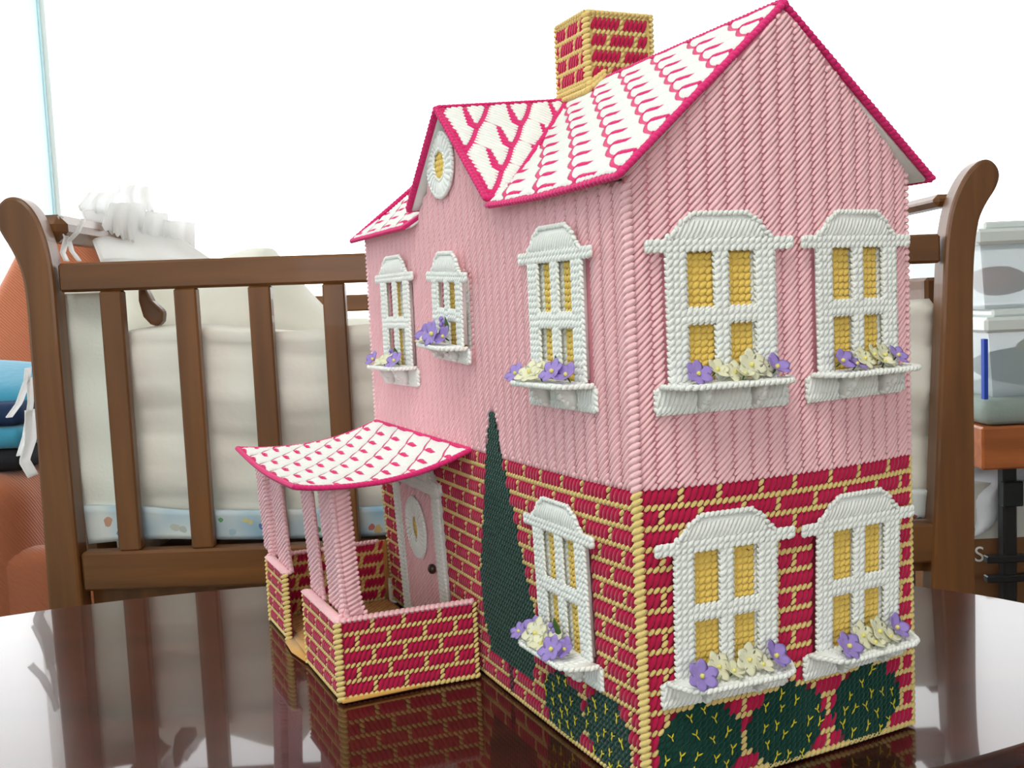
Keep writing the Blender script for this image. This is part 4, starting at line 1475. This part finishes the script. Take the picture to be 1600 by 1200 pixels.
cloth_sheet('bumper_pad', lambda u, v: (-.488 + u * 1.003, CY + .052 + folds(u, v) * 1.2 + .012 * math.cos(v * math.pi), .745 + v * (.246 + .004 * math.sin(20 * u)) - .011 * (u - .5)), 60, 20, .022, M_CLOTH,
            'plain white padded bumper standing behind the slats of the crib', 'crib bumper')
cloth_sheet('eyelet_bumper', lambda u, v: (-.556 + u * .080 + .010 * (1 - v), CY + .036 + u * .018 + folds(u * .15, v * .5, 2), .752 + v * .296 + (1 - v) ** 3 * .03 * (1 - u)), 20, 40, .014, M_EYELET,
            'white eyelet embroidered bumper beside the left post of the crib', 'crib bumper')
# far end bumper wall inside
cloth_sheet('bumper_pad', lambda u, v: (-.505 + folds(u, v, 4), CY + .10 + u * .40, .70 + v * .30), 16, 12, .02, M_CLOTH, 'white padded bumper lining the left end of the crib', 'crib bumper')

# printed sheet: pale blue with berries and leaves
mp_ = bpy.data.materials.new('printed_cotton'); mp_.use_nodes = True
nt = mp_.node_tree; bs = nt.nodes['Principled BSDF']; bs.inputs['Roughness'].default_value = .9
tc = nt.nodes.new('ShaderNodeTexCoord'); sep = nt.nodes.new('ShaderNodeSeparateXYZ'); nt.links.new(tc.outputs['Object'], sep.inputs[0])
nz = nt.nodes.new('ShaderNodeTexNoise'); nz.inputs['Scale'].default_value = 9
nt.links.new(tc.outputs['Object'], nz.inputs['Vector'])
cr = nt.nodes.new('ShaderNodeValToRGB'); cr.color_ramp.elements[0].position = .42; cr.color_ramp.elements[0].color = lin((150, 190, 214)) + (1,); cr.color_ramp.elements[1].position = .6; cr.color_ramp.elements[1].color = lin((226, 234, 232)) + (1,)
nt.links.new(nz.outputs['Fac'], cr.inputs['Fac']); last = cr.outputs['Color']
wob = nt.nodes.new('ShaderNodeTexNoise'); wob.inputs['Scale'].default_value = 90; nt.links.new(tc.outputs['Object'], wob.inputs['Vector'])
wv_ = nt.nodes.new('ShaderNodeVectorMath'); wv_.operation = 'MULTIPLY_ADD'; wv_.inputs[1].default_value = (.009, .009, .009); nt.links.new(wob.outputs['Color'], wv_.inputs[0]); nt.links.new(tc.outputs['Object'], wv_.inputs[2])
nt.links.new(wv_.outputs[0], sep.inputs[0])
for (pu, pv, pr, colr) in [(152, 838, 5, (120, 150, 196)), (160, 846, 5, (120, 150, 196)), (148, 848, 4.5, (120, 150, 196)), (134, 830, 7, (206, 160, 138)), (244, 838, 8, (196, 200, 190)), (256, 842, 6, (188, 196, 190)), (390, 831, 5.5, (96, 130, 190)), (382, 839, 5, (96, 130, 190)), (397, 842, 5, (96, 130, 190)), (408, 840, 6, (92, 150, 112)), (402, 834, 4, (92, 150, 112)), (358, 826, 4, (216, 206, 140)), (365, 829, 3.5, (216, 206, 140)), (320, 824, 4, (110, 170, 120)), (337, 846, 5, (170, 200, 214)), (462, 836, 4.5, (206, 180, 130)), (472, 843, 6, (92, 150, 112)), (500, 846, 5, (96, 130, 190)), (562, 838, 6, (190, 120, 120)), (574, 842, 6, (206, 180, 130)), (1442, 822, 5, (180, 100, 100)), (1452, 826, 5, (90, 130, 170))]:
    px, pz = (pu - 800) * PXM + .0045, P2(pu, pv)[1] + .0045; pr = pr * PXM
    dx = nt.nodes.new('ShaderNodeMath'); dx.operation = 'SUBTRACT'; dx.inputs[1].default_value = px; nt.links.new(sep.outputs[0], dx.inputs[0])
    dz = nt.nodes.new('ShaderNodeMath'); dz.operation = 'SUBTRACT'; dz.inputs[1].default_value = pz; nt.links.new(sep.outputs[2], dz.inputs[0])
    a2 = nt.nodes.new('ShaderNodeMath'); a2.operation = 'MULTIPLY'; nt.links.new(dx.outputs[0], a2.inputs[0]); nt.links.new(dx.outputs[0], a2.inputs[1])
    b2 = nt.nodes.new('ShaderNodeMath'); b2.operation = 'MULTIPLY_ADD'; nt.links.new(dz.outputs[0], b2.inputs[0]); nt.links.new(dz.outputs[0], b2.inputs[1]); nt.links.new(a2.outputs[0], b2.inputs[2])
    lt = nt.nodes.new('ShaderNodeMath'); lt.operation = 'LESS_THAN'; lt.inputs[1].default_value = pr * pr; nt.links.new(b2.outputs[0], lt.inputs[0])
    mm_ = nt.nodes.new('ShaderNodeMix'); mm_.data_type = 'RGBA'; mm_.inputs[7].default_value = lin(colr) + (1,)
    nt.links.new(lt.outputs[0], mm_.inputs[0]); nt.links.new(last, mm_.inputs[6]); last = mm_.outputs[2]
nt.links.new(last, bs.inputs['Base Color'])
cloth_sheet('printed_sheet', lambda u, v: (-.530 + u * 1.03, CY + .031 + .004 * math.sin(30 * u) + .006 * (1 - v), .737 + v * (.036 + .012 * max(0, 1 - u * 9)) + .003 * math.sin(17 * u) - .0115 * (u - .3)), 60, 6, .008, mp_,
            'pale blue cotton sheet printed with berries along the crib bottom rail', 'sheet')
# heap of white bedding inside the crib
cloth_sheet('blanket', lambda u, v: (-.53 + u * .59, CY + .098 + v * .34, .70 + (.385 - .103 * min(1, max(0, (u - .34) / .14)) - .010 * math.sin(11 * u) + .006 * math.sin(23 * u + 3 * v)) * (math.sin(math.pi * min(1, max(.001, v ** .7))) ** .3) * min(1, .75 + u * 5)), 50, 24, .02, M_CLOTH,
            'loose white blanket heaped in the crib behind the plain bumper', 'blanket')

# ---- lace canopy skirt thrown over the left end of the crib
lace = thing('lace_valance', 'white ruffled eyelet valance hanging over the left end rail of the crib', 'valance', (-.53, CY + .3, 1.1))


def ruffle(x0, y0, z0, x1, y1, z1, amp, nw, ph):
    def fx(u, v):
        e = .006 * abs(math.sin(u * math.pi * nw * 1.5)) * (1 if v > .98 else 0)
        return (x0 + (x1 - x0) * u + amp * math.sin(u * nw * 2 * math.pi + ph) * v - lace.location.x,
                y0 + (y1 - y0) * u + amp * math.cos(u * nw * 2 * math.pi + ph) * v - lace.location.y,
                z0 + (z1 - z0) * v + .004 * math.sin(9 * u + ph) + e - lace.location.z)
    return fx


def at(u, v, y):
    """room point on the photo's sight line at depth y, for measuring things behind the crib"""
    x = (u - 800) / 1589.0; q = -(v - 600) / 1589.0
    d = np.array([.9990 * x + .0452 * q + .0001, -.0038 * x + .0819 * q + .9966, -.0451 * x + .9956 * q - .0819])
    return np.array([0, 0, 1.0152]) + d * (y / d[1])




def patch(corners, depth, amp, nw, scallop=0, ph=0.0):
    """cloth patch hung between four sight-measured corners (top left, top right, low left, low right)"""
    Q = [at(p[0], p[1], y) for p, y in zip(corners, depth)]

    def fx(u, v):
        p = (Q[0] * (1 - u) + Q[1] * u) * (1 - v) + (Q[2] * (1 - u) + Q[3] * u) * v
        w = amp * math.sin(u * nw * 2 * math.pi + ph) * (.35 + .65 * v)
        e = scallop * abs(math.sin(u * math.pi * nw * 2.5)) * max(0, v - .6) / .4
        b = .012 * math.sin(math.pi * v) * math.sin(math.pi * u)
        return p + np.array([.4 * w, -w - b, -e]) - np.array(lace.location)
    return fx


cloth_sheet('drape', patch([(128, 330), (205, 325), (158, 408), (330, 408)], [1.36, 1.62, 1.30, 1.60], .010, 2.2), 36, 20, .004, M_LACE, None, None, parent=lace)
cloth_sheet('ruffle', patch([(140, 300), (196, 302), (122, 322), (186, 350)], [1.42, 1.55, 1.36, 1.48], .008, 3.0, .006), 40, 12, .002, M_LACE, None, None, parent=lace)
cloth_sheet('ruffle', patch([(172, 318), (228, 318), (160, 352), (226, 384)], [1.44, 1.56, 1.34, 1.48], .008, 3.0, .006, 1.0), 40, 12, .002, M_LACE, None, None, parent=lace)
cloth_sheet('ruffle', patch([(228, 330), (262, 334), (222, 378), (258, 396)], [1.52, 1.62, 1.48, 1.55], .006, 2.0, .006, 2.0), 30, 12, .002, M_LACE, None, None, parent=lace)
cloth_sheet('ruffle', patch([(256, 344), (304, 348), (250, 404), (304, 404)], [1.58, 1.68, 1.54, 1.62], .007, 2.5, .006, .5), 36, 12, .002, M_LACE, None, None, parent=lace)
cloth_sheet('ruffle', patch([(186, 288), (236, 292), (176, 312), (240, 330)], [1.62, 1.70, 1.60, 1.66], .008, 2.5, .006, .2), 36, 12, .002, M_LACE, None, None, parent=lace)

def ribbon(pts, wd, name, label):
    pts = [np.array(p, float) for p in pts]

    def fx(u, v):
        t = u * (len(pts) - 1); i = min(int(t), len(pts) - 2); p = pts[i] + (pts[i + 1] - pts[i]) * (t - i)
        return p + np.array([0.4, 0.3, .85]) * (v - .5) * wd
    return cloth_sheet(name, fx, 20, 2, .0015, M_LACE, label, 'ribbon')


def ribbon_uv(path, y, wd, label):
    pts = [at(u, v, y) for u, v in path]
    P = np.array(pts); 

    def fx(u, v):
        t = u * (len(P) - 1); i = min(int(t), len(P) - 2); p = P[i] + (P[i + 1] - P[i]) * (t - i)
        d = P[i + 1] - P[i]; nrm = np.array([-d[2], .25, d[0]]); nrm /= np.linalg.norm(nrm)
        return p + nrm * (v - .5) * wd
    return cloth_sheet('ribbon', fx, 16, 2, .0015, M_LACE, label, 'ribbon')


ribbon_uv([(94, 338), (98, 355), (104, 372), (98, 395), (104, 408)], 1.245, .012, 'short white tie ribbon hanging below the left end rail of the crib')
ribbon_uv([(130, 342), (122, 362), (108, 376), (112, 392), (124, 408)], 1.25, .010, 'white tie ribbon looping from the eyelet valance to the left crib post')
ribbon_uv([(44, 575), (42, 595), (30, 630), (14, 652)], 1.215, .013, 'white ribbon end sticking out left from the bow at the left crib post')
ribbon_uv([(46, 590), (48, 630), (40, 680), (30, 712)], 1.222, .011, 'white ribbon end hanging straight down outside the left crib post')
ribbon_uv([(48, 640), (48, 690), (38, 720), (52, 744)], 1.226, .022, 'wide white ribbon tail, lowest outside the left crib post')

# ------------------------------------------------------------------ corduroy armchair, far left
M_CORD = bpy.data.materials.new('corduroy_rust'); M_CORD.use_nodes = True
nt = M_CORD.node_tree; bs = nt.nodes['Principled BSDF']; bs.inputs['Base Color'].default_value = lin((152, 84, 50)) + (1,); bs.inputs['Roughness'].default_value = .9
bs.inputs['Sheen Weight'].default_value = .3
tc = nt.nodes.new('ShaderNodeTexCoord'); wv = nt.nodes.new('ShaderNodeTexWave'); wv.inputs['Scale'].default_value = 75; wv.bands_direction = 'DIAGONAL'
bp = nt.nodes.new('ShaderNodeBump'); bp.inputs['Strength'].default_value = .4; bp.inputs['Distance'].default_value = .003
nt.links.new(tc.outputs['Object'], wv.inputs['Vector']); nt.links.new(wv.outputs['Fac'], bp.inputs['Height']); nt.links.new(bp.outputs['Normal'], bs.inputs['Normal'])


def soft_box(name, lo, hi, m, parent=None, r=.05, seg=4):
    mb = MB(); box(mb, lo, hi); o = mb.build(name, m, parent, smooth=True)
    bv = o.modifiers.new('soft', 'BEVEL'); bv.width = r; bv.segments = seg
    return o


chair = thing('armchair', 'rust brown corduroy armchair behind the left end of the crib', 'armchair', (-.86, 2.14, 0))
CXO, CYO = -.86, 1.66
def cb(name, lo, hi, r=.05):
    return soft_box(name, (lo[0] - CXO, lo[1] - CYO, lo[2]), (hi[0] - CXO, hi[1] - CYO, hi[2]), M_CORD, chair, r)
cb('seat', (-1.10, 1.40, .10), (-.60, 2.10, .44), .05)
cb('arm', (-1.32, 1.34, .08), (-.90, 2.08, .74), .06)
cb('front_border', (-1.06, 1.345, .08), (-.62, 1.42, .60), .03)
mb = MB(); prism(mb, [(x_ - CXO, z_) for x_, z_ in [(-1.325, .40), (-1.0, .40), (-.995, 1.14), (-1.02, 1.21), (-1.07, 1.25), (-1.14, 1.245), (-1.22, 1.19), (-1.29, 1.08), (-1.325, .95)]], 'y', 2.06 - CYO, 2.24 - CYO)
o = mb.build('backrest', M_CORD, chair); bv = o.modifiers.new('soft', 'BEVEL'); bv.width = .05; bv.segments = 4
mb = MB(); box(mb, (-.62 - CXO, 1.34 - CYO, .08), (-.40 - CXO, 2.05 - CYO, .66)); o = mb.build('arm', M_CORD, chair); bv = o.modifiers.new('soft', 'BEVEL'); bv.width = .05; bv.segments = 4

M_TEAL = mat('teal_velvet', (52, 132, 160), .85, sheen=.3, bump=(60, .3, .004)); M_NAVY = mat('navy_cotton', (24, 44, 76), .9, bump=(60, .3, .004)); M_BLACK = mat('black_cotton', (24, 24, 28), .9)
mb = MB(); V = []; nn_, ms = 20, 12
for i in range(ms + 1):
    p = -math.pi / 2 + math.pi * i / ms
    for j in range(nn_):
        t = 2 * math.pi * j / nn_
        sg = lambda x, e: math.copysign(abs(x) ** e, x)
        V.append((.15 * sg(math.cos(p), .5) * sg(math.cos(t), .6), .11 * sg(math.cos(p), .5) * sg(math.sin(t), .6), .030 * sg(math.sin(p), 1.0)))
mb.add(V, [(i * nn_ + j, i * nn_ + (j + 1) % nn_, (i + 1) * nn_ + (j + 1) % nn_, (i + 1) * nn_ + j) for i in range(ms) for j in range(nn_)])
cu = mb.mesh('cushion', M_TEAL)
o = link_copy('cushion', cu); o.location = (-1.02, 2.02, .894); o.rotation_euler = (.25, .12, .1); tag(o, 'plump teal cushion on top of the folded blankets on the armchair arm', 'cushion')
for (z0, z1, m, lb, cat) in ((.826, .868, M_NAVY, 'folded navy blanket directly under the teal cushion on the armchair', 'blanket'), (.783, .824, M_TEAL, 'folded teal blanket between the navy and the black one on the armchair', 'blanket'), (.741, .781, M_BLACK, 'folded black blanket lowest on the arm of the armchair', 'blanket')):
    o = soft_box('folded_blanket', (-1.20, 1.86, z0), (-.905, 2.2, z1), m, None, .017, 3); tag(o, lb, cat)

# ------------------------------------------------------------------ storage by the window, far right
M_BIN = mat('frosted_plastic', (206, 218, 222), .25, spec=.5)
nt = M_BIN.node_tree; _t = nt.nodes.new('ShaderNodeBsdfTransparent'); _m = nt.nodes.new('ShaderNodeMixShader'); _m.inputs[0].default_value = .55
nt.links.new(nt.nodes['Principled BSDF'].outputs[0], _m.inputs[1]); nt.links.new(_t.outputs[0], _m.inputs[2]); nt.links.new(_m.outputs[0], nt.nodes['Material Output'].inputs[0])
M_LID = mat('lid_white', (226, 232, 230), .35, spec=.4)
M_BOARD = wood('desk_board', (178, 100, 52), 5, .4, .1, (14, 1, 1))
M_STEEL = mat('black_steel', (16, 17, 22), .4, spec=.5)
DY = 1.95
def room_box(u0, v0, u1, v1, y):
    a = at(u0, v1, y); b = at(u1, v0, y); return a[0], a[2], b[0], b[2]
dx0, dz0, dx1, dz1 = .905, .665, 1.75, .745
desk = thing('work_table', 'orange wooden work table on a black steel frame right of the crib', 'table', (1.3, 2.2, 0))
def dbx(name, lo, hi, m, b=.004):
    mb = MB(); box(mb, (lo[0] - 1.3, lo[1] - 2.2, lo[2]), (hi[0] - 1.3, hi[1] - 2.2, hi[2]), bev=b); return mb.build(name, m, desk, smooth=False)
dbx('table_board', (.905, 1.95, .645), (1.75, 2.5, .729), M_BOARD)
for (lx, ly) in ((.965, 1.99), (1.70, 1.99), (.965, 2.44), (1.70, 2.44)):
    dbx('leg', (lx, ly, 0), (lx + .028, ly + .028, .645), M_STEEL)
dbx('cross_bar', (.93, 1.985, .450), (1.72, 2.005, .464), M_STEEL, .002)
dbx('cross_bar', (.93, 1.985, .410), (1.72, 2.005, .424), M_STEEL, .002)
dbx('clamp', (.958, 1.975, .565), (.998, 1.99, .615), M_STEEL, .002)
M_FELT = mat('grey_felt', (150, 164, 158), .95, bump=(200, .3, .002))
o = soft_box('folded_fleece', (.91, 1.955, .7295), (1.6, 2.4, .782), M_FELT, None, .02, 3); tag(o, 'folded grey green fleece between the lower plastic bin and the orange table', 'fleece')


def bin_(x0, x1, y0, y1, z0, z1, lab, stuffs):
    e = thing('storage_bin', lab, 'storage bin', ((x0 + x1) / 2, (y0 + y1) / 2, z0), group=None)
    ox, oy = e.location.x, e.location.y
    mb = MB()
    t = .004; d = .02
    def ringv(i, z):
        return [(x0 + i - ox, y0 + i - oy, z - z0), (x1 - i - ox, y0 + i - oy, z - z0), (x1 - i - ox, y1 - i - oy, z - z0), (x0 + i - ox, y1 - i - oy, z - z0)]
    zl = z1 - .045
    V = ringv(d, z0) + ringv(.004, zl) + ringv(.004 + t, zl) + ringv(d + t, z0 + t)
    F = []
    for k in range(3):
        for i in range(4): F.append((4 * k + i, 4 * k + (i + 1) % 4, 4 * k + 4 + (i + 1) % 4, 4 * k + 4 + i))
    F += [(3, 2, 1, 0), (12, 13, 14, 15)]
    mb.add(V, F); mb.build('tub', M_BIN, e, smooth=False)
    mb = MB(); box(mb, (x0 - .006 - ox, y0 - .006 - oy, zl - z0), (x1 + .006 - ox, y1 + .006 - oy, zl + .03 - z0), bev=.006); box(mb, (x0 + .02 - ox, y0 + .02 - oy, zl + .0301 - z0), (x1 - .02 - ox, y1 - .02 - oy, z1 - z0), bev=.004)
    mb.build('lid', M_LID, e, smooth=False)
    return e


bin_(.925, 1.50, 1.97, 2.38, .783, .955, 'frosted plastic storage bin on the grey fleece, lower of two', None)
bin_(.915, 1.50, 1.98, 2.36, .9555, 1.126, 'frosted plastic storage bin with white lid, topmost of the stack', None)
M_RED = mat('coral_fabric', (206, 92, 84), .9); M_GREY = mat('slate_fabric', (88, 100, 104), .9); M_TAN = mat('tan_fabric', (206, 180, 140), .9)


def lump(name, c, r, m, lab, cat):
    mb = MB(); V = []
    for i in range(9):
        p = -math.pi / 2 + math.pi * i / 8
        for j in range(14):
            t = 2 * math.pi * j / 14; k = 1 + .12 * math.sin(3 * t + i)
            V.append((r[0] * math.cos(p) * math.cos(t) * k, r[1] * math.cos(p) * math.sin(t) * k, r[2] * math.sin(p)))
    mb.add(V, [(i * 14 + j, i * 14 + (j + 1) % 14, (i + 1) * 14 + (j + 1) % 14, (i + 1) * 14 + j) for i in range(8) for j in range(14)])
    o = mb.build(name, m); o.location = c; return tag(o, lab, cat)


lump('fabric_bundle', (.99, 2.06, 1.010), (.055, .06, .03), M_RED, 'coral red cloth bundle inside the upper plastic bin', 'fabric')
lump('fabric_bundle', (1.20, 2.10, 1.003), (.12, .08, .04), M_GREY, 'slate grey cloth bundle inside the upper plastic bin', 'fabric')
lump('fabric_bundle', (1.08, 2.10, .832), (.12, .10, .04), M_GREY, 'slate grey cloth bundle inside the lower plastic bin', 'fabric')
lump('fabric_bundle', (1.05, 2.00, .880), (.05, .025, .018), M_TAN, 'tan cloth bundle high in the lower plastic bin', 'fabric')
M_BLUE = mat('blue_card', (40, 74, 180), .6)
mb = MB(); box(mb, (.914, 1.90, .8255), (.919, 1.945, .93)); 
o = None
mb2 = MB(); box(mb2, (.9105, 1.952, .783), (.9185, 1.966, .900), bev=.001); o = mb2.build('blue_folder', M_BLUE, None, smooth=False); tag(o, 'thin blue folder upright against the lower plastic bin', 'folder')
# white plastic bag and box under the table
M_BAG = mat('white_plastic_bag', (236, 240, 246), .35, spec=.5, trans=.4)
cloth_sheet('plastic_bag', lambda u, v: (.925 + u * .20 + .01 * math.sin(9 * v), 2.06 + .03 * math.sin(11 * u + 4 * v), .643 - v * (.05 + .10 * (1 - u)) + .004 * math.sin(23 * u)), 20, 12, .004, M_BAG, 'crumpled white plastic bag hanging under the orange table board', 'bag')
M_CARTON = mat('pale_carton', (196, 196, 190), .8); M_BROWN = mat('brown_carton', (120, 82, 52), .8)
bx_ = thing('carton', 'pale carton with a white letter standing behind the black steel frame', 'box', (1.2, 2.2, 0))
mb = MB(); box(mb, (-.27, -.15, 0), (.3, .15, .485)); mb.build('carton_body', M_BROWN, bx_, smooth=False)
mb = MB(); box(mb, (-.272, -.152, .485), (.302, .152, .60)); mb.build('carton_lid', M_CARTON, bx_, smooth=False)
cu_ = bpy.data.curves.new('letter', 'FONT'); cu_.body = 'S'; cu_.size = .045; cu_.extrude = .0006
tmp_ = bpy.data.objects.new('letter_curve', cu_); COL.objects.link(tmp_)
lme = bpy.data.meshes.new_from_object(tmp_.evaluated_get(bpy.context.evaluated_depsgraph_get())); lme.name = 'letter'
bpy.data.objects.remove(tmp_)
lo_ = bpy.data.objects.new('letter', lme); COL.objects.link(lo_); lo_.data.materials.clear(); lo_.data.materials.append(M_TRIM); lo_.parent = bx_
lo_.rotation_euler = (math.pi / 2, 0, 0); lo_.location = (-.268, -.1525, .438)
